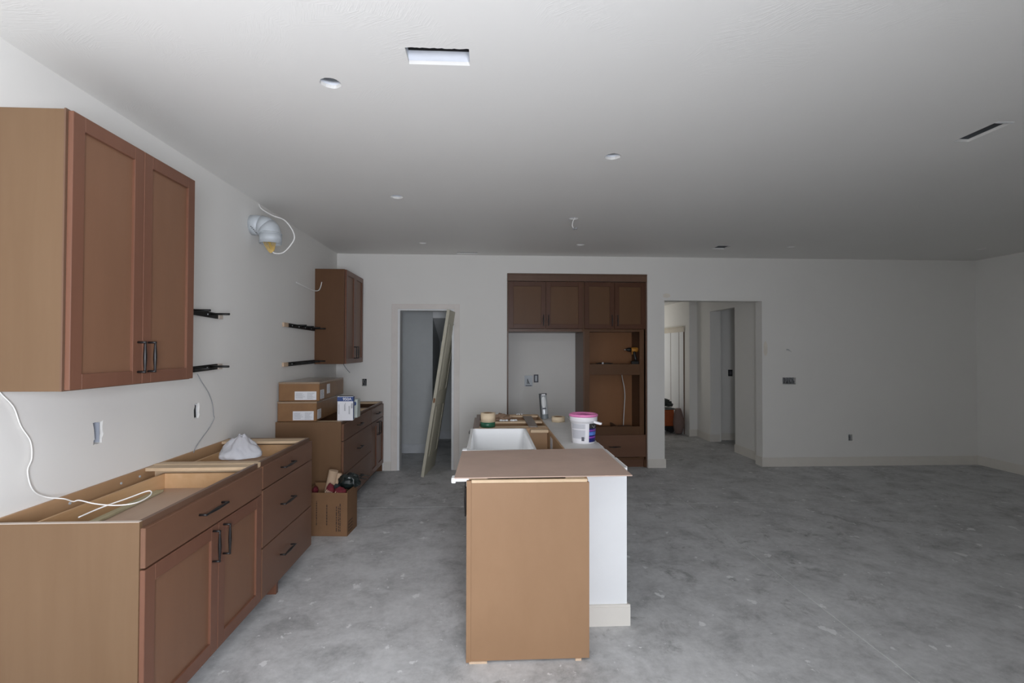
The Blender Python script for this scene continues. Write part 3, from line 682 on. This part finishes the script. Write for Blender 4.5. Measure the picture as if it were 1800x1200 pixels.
for (x, y, z, r, lb) in ((.200, .062, .355, (.034, .04, .062), 'red striped glove standing beside the kraft roll'), (.285, .062, .335, (.052, .042, .050), 'red striped glove under the black bag in the floor box'), (.035, .16, .325, (.022, .04, .04), 'dark red cloth in left corner of the floor box')):
    c = loc2(x, y, z); o = obj('work_glove', MB().blob(c, r, 3, .25, 2.2, x*10), red_f, origin=c); tag(o, lb, 'glove')
    if x > .1:
        q = MB()
        for k in range(5):
            yy = -r[1]*1.05; q.box(c.x-r[0]*.7+k*r[0]*.32, c.x-r[0]*.7+k*r[0]*.32+.004, c.y+yy, c.y+yy+.02, c.z-r[2]*.6, c.z+.01)
        obj('pale_stripe', q.xform(Matrix.Translation(c) @ Matrix.Rotation(.5, 4, 'Y') @ Matrix.Translation(-c)), tan_tape, o)
c = loc2(.318, .185, .405); o = obj('black_bag', MB().blob(c, (.088, .05, .066), 4, .30, 1.8, 9), black_f, origin=c); tag(o, 'shiny black plastic bag bulging out of the floor box', 'bag')
obj('tie_strand', MB().tube(spline([c+Vector((.06, 0, .04)), c+Vector((.12, -.01, .05)), c+Vector((.17, -.01, .045))], 4), .003, 6).tube(spline([c+Vector((.06, 0, .03)), c+Vector((.11, -.01, .022)), c+Vector((.15, -.01, .02))], 4), .003, 6), black_f, o)
c = loc2(.215, .17, .34); tag(obj('black_cloth', MB().blob(c, (.035, .05, .045), 3, .3, 2.5, 2), plain('dark_teal_cloth', (.02, .03, .035, 1), .8), origin=c), 'dark cloth between the two gloves in the floor box', 'cloth')

# ------------------------------------------------------------------ island
XI = -.093; IT = .893
kw = struct('wall_island', MB().box(.53, .787, 2.80, 4.86, 0, .868), dry_w, 'white drywall knee wall behind the island cabinets')
obj('cap_board', MB().box(.512, .790, 2.80, 4.86, .868, .873), plain('cap_board_white', (.66, .65, .63, 1), .6, var=.07, scale=4), kw)
q = MB(); rnd = random.Random(2); y = 2.82
while y < 4.8:
    l = rnd.uniform(.05, .25); q.box(.787, .790+rnd.uniform(.001, .006), y, y+l, .855+rnd.uniform(-.004, .004), .8735); y += l+rnd.uniform(.02, .2)
obj('ragged_paper_edge', q, white_p, kw)
b = MB(); b.box(.534, .803, 2.786, 2.80, 0, .104); b.box(.534, .803, 2.789, 2.80, .104, .116); b.box(.787, .801, 2.80, 4.86, 0, .104)
b.box(.787, .795, 2.80, 4.86, .104, .116); struct('baseboard_island', b, base_p, 'cream baseboard around the end of the island knee wall')
def isl(name, label, y0, y1, fronts):
    # faces -X : local x -> world -y
    t = thing(name, label, 'cabinet', (XI, y1, 0), -R90, 'island base cabinets'); return t, y1-y0
Dp = .602
# near cabinet with the finished end panel
t, Wd = isl('island_cabinet', 'tan island cabinet with large blank end panel facing the camera', 2.512, 3.185, None)
obj('side_panel', MB().box(0, .018, .0, Dp, .01, IT), inwood, t, local=True); obj('side_panel', MB().box(Wd-.018, Wd, 0, Dp, .01, IT-.008), inwood, t, local=True)
obj('back_panel', MB().box(.018, Wd-.018, Dp-.012, Dp, .01, IT-.004), inwood, t, local=True); obj('bottom_panel', MB().box(.018, Wd-.018, 0, Dp-.012, .10, .118), inwood, t, local=True)
obj('end_panel', MB().box(Wd+.001, Wd+.020, -.001, Dp+.003, .010, IT-.018, .0008), isl_w, t, local=True)
obj('end_stile', MB().box(Wd+.0005, Wd+.0225, -.003, .020, .004, IT-.006, .0008), isl_w, t, local=True)
obj('raw_top_strip', MB().box(Wd+.001, Wd+.019, .021, Dp-.008, IT-.017, IT-.003), ply, t, local=True)
obj('top_rail', MB().box(.018, Wd-.018, .0, .10, IT-.02, IT-.003).box(.018, Wd-.018, Dp-.11, Dp-.013, IT-.02, IT-.003), ply, t, local=True)
d = shaker('door', t, .020, Wd-.020, .105, IT-.035, .026, door_w); obj('handle', pull_mb(.15, True, .585, .755, .006, .018), black, d, local=True)
obj('shim', MB().box(Wd-.02, Wd+.026, .012, .10, 0, .0095), tanblock, t, local=True); obj('shim', MB().box(Wd-.02, Wd+.024, .535, .565, 0, .0095), tanblock, t, local=True)
obj('toe_kick', MB().box(0, Wd, .07, .085, 0, .10), darkm, t, local=True)
# sink cabinet
t, Wd = isl('island_cabinet', 'island sink cabinet carrying the white apron sink', 3.187, 4.122, None)
obj('side_panel', MB().box(0, .018, 0, Dp, 0, IT-.004), inwood, t, local=True); obj('side_panel', MB().box(Wd-.018, Wd, 0, Dp, 0, IT-.010), inwood, t, local=True)
bp = obj('back_panel', MB().box(.018, Wd-.018, Dp-.012, Dp, .10, IT-.004), inwood, t, local=True)
obj('sticker', MB().box(.22, .34, Dp-.0135, Dp-.012, .755, .86), paper, bp, local=True)
obj('bottom_panel', MB().box(.018, Wd-.018, 0, Dp-.012, .10, .118), inwood, t, local=True)
obj('top_brace', MB().box(.0185, .10, Dp-.155, Dp-.013, IT-.025, IT-.004), ply, t, local=True)
obj('support_rail', MB().box(.0185, Wd-.0185, .03, .05, IT-.34, IT-.26), ply, t, local=True)
for x0, x1, px in ((.004, Wd/2-.002, Wd/2-.05), (Wd/2+.002, Wd-.004, Wd/2+.05)):
    d = shaker('door', t, x0, x1, .105, IT-.27, -.001, door_w); obj('handle', pull_mb(.15, True, px, .52, -.021), black, d, local=True)
obj('toe_kick', MB().box(0.02, Wd-.02, .07, .085, 0, .10), darkm, t, local=True)
# drawer cabinet at the far end
t, Wd = isl('island_cabinet', 'far island cabinet with open top frame and loose board across it', 4.124, 4.985, None)
for x0, x1 in ((0, .018), (Wd-.018, Wd)): obj('side_panel', MB().box(x0, x1, 0, Dp, 0, IT-.002), inwood, t, local=True)
obj('back_panel', MB().box(.018, Wd-.018, Dp-.012, Dp, .10, IT-.002), inwood, t, local=True)
obj('bottom_panel', MB().box(.018, Wd-.018, 0, Dp-.012, .10, .118), inwood, t, local=True)
obj('front_rail', MB().box(.018, Wd-.018, .0, .035, IT-.04, IT-.002), frame_w, t, local=True)
for x0, x1 in ((.018, .085), (.40, .49), (Wd-.12, Wd-.018)): obj('cross_brace', MB().box(x0, x1, .035, Dp-.012, IT-.02, IT-.003, .001), ply, t, local=True)
obj('drawer_shelf', MB().box(.02, Wd-.02, .036, Dp-.013, IT-.16, IT-.15), inwood, t, local=True)
for z0, z1 in ((.715, IT-.03), (.40, .708), (.11, .393)):
    d = slabfront(t, .004, Wd-.004, z0, z1, -.001); obj('handle', pull_mb(.15, False, .55, (z0+z1)/2+.02, -.021), black, d, local=True)
obj('toe_kick', MB().box(0.02, Wd-.02, .07, .085, 0, .10), darkm, t, local=True)
# sink: open basin with apron
sx0, sx1, sy0, sy1, sz1 = -.128, .325, 3.205, 4.092, .8945
t = thing('apron_sink', 'glossy white apron-front farmhouse sink set in the island', 'sink', ((sx0+sx1)/2, (sy0+sy1)/2, .66))
b = MB(); bm = b.bm
def rect(x0, x1, y0, y1, z, r=.03, n=5):
    out = []
    for cx_, cy_, a0 in ((x1-r, y1-r, 0), (x0+r, y1-r, 90), (x0+r, y0+r, 180), (x1-r, y0+r, 270)):
        for k in range(n+1):
            a = math.radians(a0+90*k/n); out.append(bm.verts.new((cx_+r*math.cos(a), cy_+r*math.sin(a), z)))
    return out
e = .024
loops = [rect(sx0+.02, sx1-.02, sy0+.02, sy1-.02, .655, .02), rect(sx0, sx1, sy0, sy1, .665, .02), rect(sx0, sx1, sy0, sy1, sz1-.006, .02), rect(sx0+.004, sx1-.004, sy0+.004, sy1-.004, sz1, .018),
         rect(sx0+e-.004, sx1-e+.004, sy0+e-.004, sy1-e+.004, sz1, .03), rect(sx0+e, sx1-e, sy0+e, sy1-e, sz1-.006, .03), rect(sx0+e+.012, sx1-e-.012, sy0+e+.012, sy1-e-.012, .70, .05), rect(sx0+e+.05, sx1-e-.05, sy0+e+.05, sy1-e-.05, .678, .05)]
for a, c in zip(loops, loops[1:]):
    n = len(a)
    for k in range(n):
        f = bm.faces.new((a[k], a[(k+1) % n], c[(k+1) % n], c[k])); f.smooth = True
bm.faces.new(list(reversed(loops[0]))); bm.faces.new(loops[-1]); bmesh.ops.recalc_face_normals(bm, faces=bm.faces)
obj('basin', b, porcelain, t)
obj('drain', MB().lathe([(.001, 0), (.045, 0), (.045, .003), (.03, .001), (.001, .001), (.001, 0)], ((sx0+sx1)/2, (sy0+sy1)/2, .6785), 24), galv, t)
# hardboard sheet over the near end
b = MB().prism([(-.157, 2.505), (.737, 2.520), (.742, 3.20), (.60, 3.205), (-.150, 3.165)], .005, 'z', IT+.0025)
tag(obj('cover_board', b, hardb, origin=(.3, 2.85, IT)), 'thin brown hardboard sheet covering the near end of the island', 'board')
b = MB().box(-.172, -.085, 2.515, 2.56, IT-.0155, IT+.002, .003).box(-.172, -.150, 2.51, 2.565, IT-.022, IT+.004, .003)
tag(obj('foam_scrap', b, white_p, origin=(-.13, 2.53, IT)), 'small white scrap under left corner of the hardboard sheet', 'scrap')
b = MB().box(-.150, -.118, 3.17, 3.23, IT+.003, IT+.012, .003)
tag(obj('foam_scrap', b, white_p, origin=(-.13, 3.2, IT)), 'small white scrap at the back left of the hardboard by the sink', 'scrap')
# loose grey board
b = MB().prism([(.352, 4.16), (.362, 4.15), (.415, 4.15), (.425, 4.16), (.43, 4.80), (.345, 4.80)], .007, 'z', IT-.001)
tag(obj('scrap_board', b, plain('grey_wood', (.26, .22, .19, 1), .6, var=.15, scale=12), origin=(.39, 4.45, IT)), 'grey brown wood strip lying across the far island cabinet', 'board')
# tape rolls
def roll(name, label, cx_, cy_, z, ro, ri, h, m, mi=None):
    t = thing(name, label, 'tape', (cx_, cy_, z), 0, None)
    obj('tape_body', MB().lathe([(ri, 0), (ro, 0), (ro, h), (ri, h), (ri, 0)], (cx_, cy_, z), 36), m, t)
    obj('core', MB().lathe([(ri-.003, .001), (ri-.0002, .001), (ri-.0002, h-.001), (ri-.003, h-.001), (ri-.003, .001)], (cx_, cy_, z), 36), card, t); return t
roll('tape_roll', 'dark green tape roll at the bottom of the stack beside the sink', .012, 4.205, IT-.0025, .062, .038, .041, green_t)
roll('tape_roll', 'wide cream masking tape roll on top of the green roll', .014, 4.207, IT+.039, .0615, .038, .074, tan_tape)
roll('tape_roll', 'single cream masking tape roll on the white island cap behind bucket', .658, 4.60, .8735, .061, .040, .046, tan_tape)
# crumpled brown paper and white crumbs
o = obj('crumpled_paper', MB().blob((.135, 4.545, IT+.028), (.062, .045, .03), 4, .75, 2.6, 3, lambda q: Vector((q.x, q.y, max(q.z, -.03)))), plain('brown_paper', (.26, .17, .11, 1), .7, var=.3, scale=20), origin=(.135, 4.545, IT)); tag(o, 'crumpled brown paper behind the masking tape on the island', 'paper')
b = MB()
for k, (x, y) in enumerate(((.13, 4.50), (.155, 4.505), (.18, 4.50), (.225, 4.505), (.245, 4.50), (.262, 4.51))):
    b.blob((x, y, IT+.0075), (.016, .012, .009), 2, .4, 3, k)
tag(obj('plaster_crumbs', b, white_p, origin=(.19, 4.5, IT)), 'white plaster crumbs on the cross brace beside the brown paper', 'crumbs', None, 'stuff')
b = MB()
for x in (.30, .322, .347): b.blob((x, 4.93, IT+.006), (.008, .008, .008), 1, .2, 3, x)
tag(obj('plaster_crumbs', b, white_p, origin=(.32, 4.93, IT)), 'tiny white crumbs on far edge of the island frame', 'crumbs', None, 'stuff')
# silver cartridge leaning slightly
t = thing('sealant_tube', 'grey silver tube standing tilted on the far end of the island', 'tube', (.553, 4.775, .8735))
t.rotation_euler = (0, math.radians(-4.5), 0); t.location.z = .8765
silver = plain('silver_print', (.50, .52, .53, 1), .3, .25, var=.15, scale=12); greyd = plain('grey_print', (.10, .11, .115, 1), .35, .2, var=.2, scale=15)
obj('tube_body', MB().lathe([(.001, .002), (.036, .002), (.037, .006), (.035, .234), (.001, .236)], (0, 0, 0), 32), silver, t, local=True)
def patchcyl(a0, a1, z0, z1, r, fn=None, n=16, m=14):
    b = MB(); g = []
    for i in range(m+1):
        row = []
        for k in range(n+1):
            z = z0+(z1-z0)*i/m; lo, hi = (a0, a1) if fn is None else fn((i/m))
            a = math.radians(lo+(hi-lo)*k/n); row.append(b.bm.verts.new((r*math.cos(a), r*math.sin(a), z)))
        g.append(row)
    for i in range(m):
        for k in range(n): f = b.bm.faces.new((g[i][k], g[i][k+1], g[i+1][k+1], g[i+1][k])); f.smooth = True
    return b
obj('dark_side_band', patchcyl(170, 232, .02, .225, .0374), greyd, t, local=True)
obj('dark_base_band', patchcyl(160, 380, .004, .045, .0376), plain('base_grey', (.17, .19, .20, 1), .4), t, local=True)
obj('oval_window', patchcyl(0, 0, .105, .215, .0379, lambda s: (268-34*math.sin(PI*s)**.5, 268+34*math.sin(PI*s)**.5)), plain('pale_oval', (.62, .63, .62, 1), .35), t, local=True)
obj('oval_outline', patchcyl(0, 0, .094, .107, .0381, lambda s: (240+8*s, 300-8*s), 12, 4), ink, t, local=True)
obj('dark_cap', MB().lathe([(.0355, .226), (.038, .226), (.038, .238), (.001, .238), (.001, .226), (.0355, .226)], (0, 0, 0), 28), greyd, t, local=True)
obj('white_cap_spot', MB().box(-.016, .02, -.0392, -.036, .224, .237, .002), paper, t, local=True)
# spackle bucket
bx, by, bz = .692, 3.572, .8735
t = thing('spackle_bucket', 'white plastic bucket with pink lid standing on the island', 'bucket', (bx, by, bz))
obj('bucket_body', MB().lathe([(.001, 0), (.078, 0), (.081, .005), (.089, .145), (.089, .150)], (bx, by, bz), 48), bucket_m, t)
obj('top_band', MB().lathe([(.086, .145), (.096, .145), (.0985, .178), (.099, .190), (.086, .190), (.086, .145)], (bx, by, bz), 48), bucket_m, t)
obj('band_rib', MB().lathe([(.096, .160), (.0988, .160), (.0988, .164), (.096, .164), (.096, .160)], (bx, by, bz), 48), bucket_m, t)
obj('lid', MB().lathe([(.001, .196), (.074, .196), (.080, .203), (.094, .205), (.1015, .200), (.1025, .188), (.0995, .188), (.0995, .1865), (.001, .1865), (.001, .196)], (bx, by, bz), 48), pink, t)
obj('lid_rib', MB().lathe([(.05, .196), (.054, .1995), (.058, .196), (.05, .196)], (bx, by, bz), 40), pink, t)
obj('lid_smear', MB().blob((bx-.01, by-.01, bz+.198), (.045, .035, .005), 3, .5, 3, 2), plain('pink_smear', (.50, .10, .30, 1), .3, var=.3, scale=30), t)
b = MB().prism([(.0, -.012), (.042, -.022), (.054, -.020), (.054, -.010), (.042, -.008), (.0, .004)], .03, 'y', -.015)
obj('handle_ear', b.xform(Matrix.Translation((bx+.060, by-.075, bz+.160)) @ Matrix.Rotation(math.radians(-20), 4, 'Z')), bucket_m, t)
def bpatch(name, a0, a1, z0, z1, m, par, off=.0006):
    b = MB(); g = []; n = 14
    for z in (z0, z1):
        r = .081+(z-.005)/.14*.008+off
        g.append([b.bm.verts.new((bx+r*math.cos(math.radians(a0+(a1-a0)*k/n)), by+r*math.sin(math.radians(a0+(a1-a0)*k/n)), bz+z)) for k in range(n+1)])
    for k in range(n): f = b.bm.faces.new((g[0][k], g[0][k+1], g[1][k+1], g[1][k])); f.smooth = True
    return obj(name, b, m, par)
grey_l = plain('label_grey', (.60, .60, .64, 1), .5, var=.02); navy = plain('label_navy', (.012, .014, .14, 1), .35); bluel = plain('label_blue', (.10, .22, .62, 1), .35); purp = plain('label_purple', (.25, .06, .40, 1), .35)
lt = bpatch('text_label', 196, 268, .105, .140, grey_l, t); lt2 = bpatch('text_label', 196, 268, .035, .098, grey_l, t)
def dashes(par, z0, z1, rows, seed, a0=198, a1=265, m=ink):
    q = MB(); rnd = random.Random(seed)
    for i in range(rows):
        z = z0+(z1-z0)*(i+.3)/rows; hh = (z1-z0)/rows*.30; a = a0
        while a < a1-3:
            w = rnd.uniform(1.5, 5)
            r = .081+(z-.005)/.14*.008+.0011
            P = [(bx+r*math.cos(math.radians(v)), by+r*math.sin(math.radians(v)), bz+zz) for v, zz in ((a, z), (a+w, z), (a+w, z+hh), (a, z+hh))]
            q.bm.faces.new([q.bm.verts.new(p) for p in P]); a += w+1.2
    obj('label_print', q, m, par)
dashes(lt, .106, .139, 9, 1, m=cablegrey); dashes(lt2, .04, .097, 14, 2, m=cablegrey)
bpatch('code_patch', 250, 263, .022, .050, ink, t, .0013)
fl_ = bpatch('front_label', 286, 362, .012, .143, navy, t)
bpatch('blue_stripe', 287, 361, .060, .084, bluel, fl_, .0012); bpatch('purple_stripe', 287, 361, .088, .100, purp, fl_, .0012); bpatch('purple_stripe', 287, 361, .040, .052, purp, fl_, .0012)
bpatch('black_band', 286.5, 361.5, .108, .1428, darkm, fl_, .0010)
q = MB()
R_ = .0885
def pc(a, z): return (bx+R_*.998*math.cos(math.radians(a)), by+R_*.998*math.sin(math.radians(a)), bz+z)
dm = [pc(313, .112), pc(309, .122), pc(301, .126), pc(306, .134), pc(312, .141), pc(322, .135), pc(322, .122), pc(313, .112)]
q.tube(dm, .0010, 5); obj('white_emblem', q, paper, fl_)
dashes(fl_, .064, .080, 2, 5, 290, 350, paper)

# ------------------------------------------------------------------ niche cabinets (front plane)
YN = 6.500; ND = .57
t = thing('fridge_cabinet', 'high cabinet with two shaker doors above the empty refrigerator bay', 'cabinet', (.264, YN, 1.765), 0)
Wd = .990
obj('side_panel', MB().box(0, .018, 0, ND, 0, .65), back_w, t, local=True); obj('side_panel', MB().box(Wd-.018, Wd, 0, ND, 0, .65), back_w, t, local=True)
obj('bottom_panel', MB().box(.018, Wd-.018, 0, ND, 0, .035, .001), frame_w, t, local=True); obj('top_panel', MB().box(.018, Wd-.018, .002, ND, .632, .65), back_w, t, local=True)
obj('back_panel', MB().box(.018, Wd-.018, ND-.012, ND, .035, .632), back_w, t, local=True)
obj('face_frame', MB().box(.018, Wd-.018, 0, .018, .6, .632).box(.018, .04, 0, .018, .035, .6).box(Wd-.04, Wd-.018, 0, .018, .035, .6).box(.48, .515, 0, .018, .035, .6), frame_w, t, local=True)
for x0, x1, px in ((.022, .500, .468), (.504, .984, .535)):
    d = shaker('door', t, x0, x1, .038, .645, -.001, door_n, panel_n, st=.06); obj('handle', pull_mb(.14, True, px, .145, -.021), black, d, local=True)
t = thing('oven_cabinet', 'tall dark cabinet with two open appliance bays and a bottom drawer', 'cabinet', (1.262, YN, 0), 0)
Wd = .815; zt = 2.415
obj('side_panel', MB().box(-.008, .012, -.004, ND, 0, 1.763), frame_w, t, local=True); obj('side_panel', MB().box(Wd-.018, Wd, 0, ND, 0, zt), back_w, t, local=True)
obj('upper_side_panel', MB().box(-.008, .012, 0, ND, 1.764, zt), back_w, t, local=True)
obj('back_panel', MB().box(.012, Wd-.018, ND-.012, ND, .10, zt), inwood2, t, local=True)
for z0, z1 in ((.44, .458), (1.318, 1.336), (1.777, 1.795)): obj('shelf', MB().box(.012, Wd-.018, .02, ND-.012, z0, z1), back_w, t, local=True)
ff = MB(); ff.box(.012, .078, 0, .02, .10, 1.80, .001); ff.box(.738, Wd-.001, 0, .02, .10, 1.80, .001)
ff.box(.078, .738, 0, .02, 1.203, 1.344, .001); ff.box(.078, .738, 0, .02, 1.766, 1.80, .001); ff.box(.078, .738, 0, .02, .425, .531, .001); ff.box(.078, .738, 0, .02, .10, .13)
obj('face_frame', ff, back_w, t, local=True)
d = slabfront(t, .010, Wd-.002, .14, .425, 0, draw_w); obj('handle', pull_mb(.15, False, .40, .275, -.02), black, d, local=True)
obj('toe_board', MB().box(.0, Wd, .03, .045, 0, .128), draw_w, t, local=True)
for x0, x1, px in ((.008, .400, .365), (.404, Wd-.004, .440)):
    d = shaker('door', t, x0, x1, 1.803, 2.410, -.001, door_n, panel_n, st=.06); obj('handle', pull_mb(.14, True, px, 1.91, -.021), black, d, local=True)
obj('filler_block', MB().box(.46, .48, .10, .45, .459, .52).box(.46, .70, .30, .32, .459, .50), frame_w, t, local=True)
tag(obj('crown_fascia', MB().box(.264, 2.093, YN-.022, YN-.002, 2.418, 2.495, .001).box(.264, 2.093, YN-.030, YN-.010, 2.495, 2.514, .001), frame_w, origin=(1.18, YN-.01, 2.42)), 'dark wood fascia board across the top of the niche cabinets', 'trim board')
tag(obj('filler_strip', MB().box(2.0785, 2.094, YN-.01, YN+.02, 0, 2.417), frame_w, origin=(2.086, YN, 0)), 'dark vertical filler strip right of the tall oven cabinet', 'trim board')
tag(obj('filler_strip', MB().box(.2635, .282, YN-.012, YN+.56, 0, 1.7645), frame_w, origin=(.27, YN, 0)), 'dark narrow panel along left side of the refrigerator bay', 'trim board')
# appliance boxes on the bay wall
t = thing('outlet_box', 'metal plumbing box on the refrigerator bay wall', 'outlet', (.68, 7.086, 1.03), 0, 'open electrical boxes')
obj('box_frame', MB().box(.535, .650, 7.080, 7.0895, 1.015, 1.165, .001), galv, t)
obj('valve', MB().tube([(.575, 7.079, 1.05), (.575, 7.070, 1.12), (.60, 7.070, 1.05)], .006, 6).box(.55, .635, 7.074, 7.079, 1.02, 1.03), ink, t); t.location = (.59, 7.085, 1.03)
for ch in t.children:
    ch.location.x += .09
t = thing('outlet_box', 'dark outlet box right of the metal box in refrigerator bay', 'outlet', (.70, 7.085, 1.07), 0, 'open electrical boxes')
obj('box_frame', MB().box(.667, .731, 7.078, 7.0895, 1.070, 1.180), ink, t); obj('receptacle', MB().box(.684, .714, 7.074, 7.078, 1.085, 1.165, .004), galv, t)
# drill
t = thing('power_drill', 'yellow and black cordless drill standing in the upper oven bay', 'drill', (1.95, 6.60, 1.2295))
yel = plain('drill_yellow', (.50, .22, .03, 1), .45); bk = plain('drill_black', (.015, .015, .014, 1), .5)
s = 1.0; zb = .29
obj('motor_housing', MB().tube([(.058, 0, zb), (.045, 0, zb), (-.02, 0, zb), (-.032, 0, zb)], [.022, .032, .032, .026], 16), yel, t, local=True)
obj('chuck', MB().tube([(-.033, 0, zb), (-.06, 0, zb), (-.085, 0, zb), (-.105, 0, zb)], [.026, .026, .021, .012], 16), bk, t, local=True)
obj('bit', MB().tube([(-.105, 0, zb), (-.125, 0, zb)], .005, 8), galv, t, local=True)
obj('grip', MB().tube([(.005, 0, zb-.02), (.015, 0, zb-.07), (.028, 0, zb-.12), (.032, 0, zb-.15)], [.024, .019, .018, .021], 12), bk, t, local=True)
obj('trigger', MB().box(-.022, -.010, -.008, .008, zb-.062, zb-.030, .002), yel, t, local=True)
obj('battery', MB().box(-.030, .062, -.032, .032, zb-.196, zb-.150, .006), bk, t, local=True)
t.location.z = 1.3365-(zb-.196)
# clutter in the bays
tag(obj('plastic_debris', MB().blob((1.60, 6.58, 1.3485), (.07, .03, .009), 3, .4, 3, 1).blob((1.50, 6.60, 1.3485), (.05, .03, .009), 3, .4, 3, 5), bk, origin=(1.6, 6.58, 1.337)), 'dark tools lying on the shelf of upper oven bay', 'tool')
tag(obj('white_cap', MB().lathe([(.001, 0), (.014, 0), (.010, .03), (.001, .033)], (1.52, 6.53, 1.3365), 16), paper, origin=(1.52, 6.53, 1.3365)), 'small white cap on the shelf of upper oven bay', 'cap')
w = MB().tube(spline([(1.88, 6.95, 1.31), (1.885, 6.93, 1.16), (1.905, 6.90, 1.02), (1.91, 6.88, .90), (1.90, 6.87, .75), (1.888, 6.86, .60), (1.88, 6.85, .47)], 6), .006, 8)
tag(obj('power_cable', w, cable_w, origin=(1.88, 6.95, 1.2)), 'white cable hanging inside the lower oven bay', 'cable')

# ------------------------------------------------------------------ ceiling cable, thermostat, switch, patches
t_ = MB().tube(spline([(.81, 4.585, H+.06), (.805, 4.575, H+.005), (.785, 4.56, H-.045), (.782, 4.56, H-.085), (.80, 4.56, H-.10)], 6), .0045, 6)
cbl = tag(obj('power_cable', t_, cable_w, origin=(.81, 4.585, H)), 'white cable dangling from a round hole in the ceiling', 'cable')
obj('wire_nuts', MB().lathe([(.001, 0), (.010, 0), (.006, .018), (.001, .02)], (.795, 4.56, H-.112), 10).lathe([(.001, 0), (.010, 0), (.006, .018), (.001, .02)], (.817, 4.56, H-.108), 10), cablegrey, cbl)
w = MB()
for k in range(4): w.tube(spline([(3.96+.006*k, D-.0005, 1.545), (3.955+.012*k, D-.02, 1.53), (3.95+.022*k, D-.015, 1.535-.009*k)], 4), .002, 5)
tag(obj('thermostat_wire', w, cablegrey, origin=(3.96, D, 1.54)), 'thin wires poking out of back wall above the switch box', 'cable')
for (x, z, rx, rz, lb) in ((3.675, 1.55, .028, .10, 'tan'), (2.35, 2.24, .05, .03, 'tan')):
    p = [(x+rx*math.cos(a/12*2*PI)*(1+.15*math.sin(a*3)), z+rz*math.sin(a/12*2*PI)) for a in range(12)]
    obj('putty_patch', MB().prism(p, .0006, 'y', D-.0007), patch_m, wb)
t = thing('light_switch', 'black open switch box on the side room wall off the hallway', 'switch', (4.15, 8.395, 1.13))
obj('box', MB().box(4.115, 4.185, 8.385, 8.3995, 1.085, 1.195), darkm, t); obj('switch_body', MB().box(4.13, 4.17, 8.380, 8.385, 1.11, 1.17), ink, t)

# hallway: board and batten wall and the clutter in front
BX = 3.60
t = struct('trim_3', MB().box(BX-.022, BX, 8.98, 11.2, 1.86, 1.945).box(BX-.04, BX, 8.98, 11.2, 1.945, 1.965), plain('cream_trim', (.66, .60, .50, 1), .6), 'cream head rail over tall vertical boards in the hallway')
obj('joint_backing', MB().box(BX-.0165, BX-.001, 9.0, 11.15, .0, 1.86), plain('joint_brown', (.20, .13, .09, 1), .7), t)
ys = [9.00, 9.215, 9.64, 10.08, 10.52, 10.96]
for a, c in zip(ys, ys[1:]): obj('board', MB().box(BX-.020, BX-.0165, a+.012, c-.012, 0, 1.86, .001), white_p, t)
t = thing('tool_bin', 'orange bin on dark wheels with cloth heap, in the hallway', 'bin', (3.36, 9.25, 0))
obj('bin_body', MB().box(3.10, 3.45, 9.12, 9.40, .13, .43, .01), orange, t)
obj('rim', MB().box(3.09, 3.47, 9.11, 9.41, .43, .455, .004), plain('grey_rim', (.16, .16, .15, 1), .6), t)
for x in (3.16, 3.40):
    for y in (9.15, 9.37): obj('wheel', MB().tube([(x, y-.015, .055), (x, y+.015, .055)], .055, 16), bk, t)
obj('wheel_frame', MB().box(3.08, 3.56, 9.10, 9.42, .105, .13).box(3.48, 3.56, 9.14, 9.38, .06, .12, .01), bk, t)
o = obj('cloth_heap', MB().blob((3.26, 9.25, .560), (.15, .12, .07), 4, .4, 2.5, 3).blob((3.38, 9.22, .515), (.085, .09, .04), 3, .3, 2.5, 6), plain('dark_green_cloth', (.05, .055, .05, 1), .85, var=.3), origin=(3.3, 9.25, .5)); tag(o, 'dark rumpled cloth heaped on the orange bin', 'cloth')
o = obj('dust_bag', MB().tube(spline([(3.475, 8.98, .02), (3.475, 8.98, .15), (3.475, 8.98, .30), (3.465, 8.98, .47)], 5), [.035+.06*math.sin(PI*min(1, (k+2)/18))**.8 for k in range(16)], 18), plain('dusty_brown', (.22, .15, .13, 1), .8), origin=(3.475, 8.98, 0)); tag(o, 'rounded dusty brown bag standing right of the orange bin', 'bag')
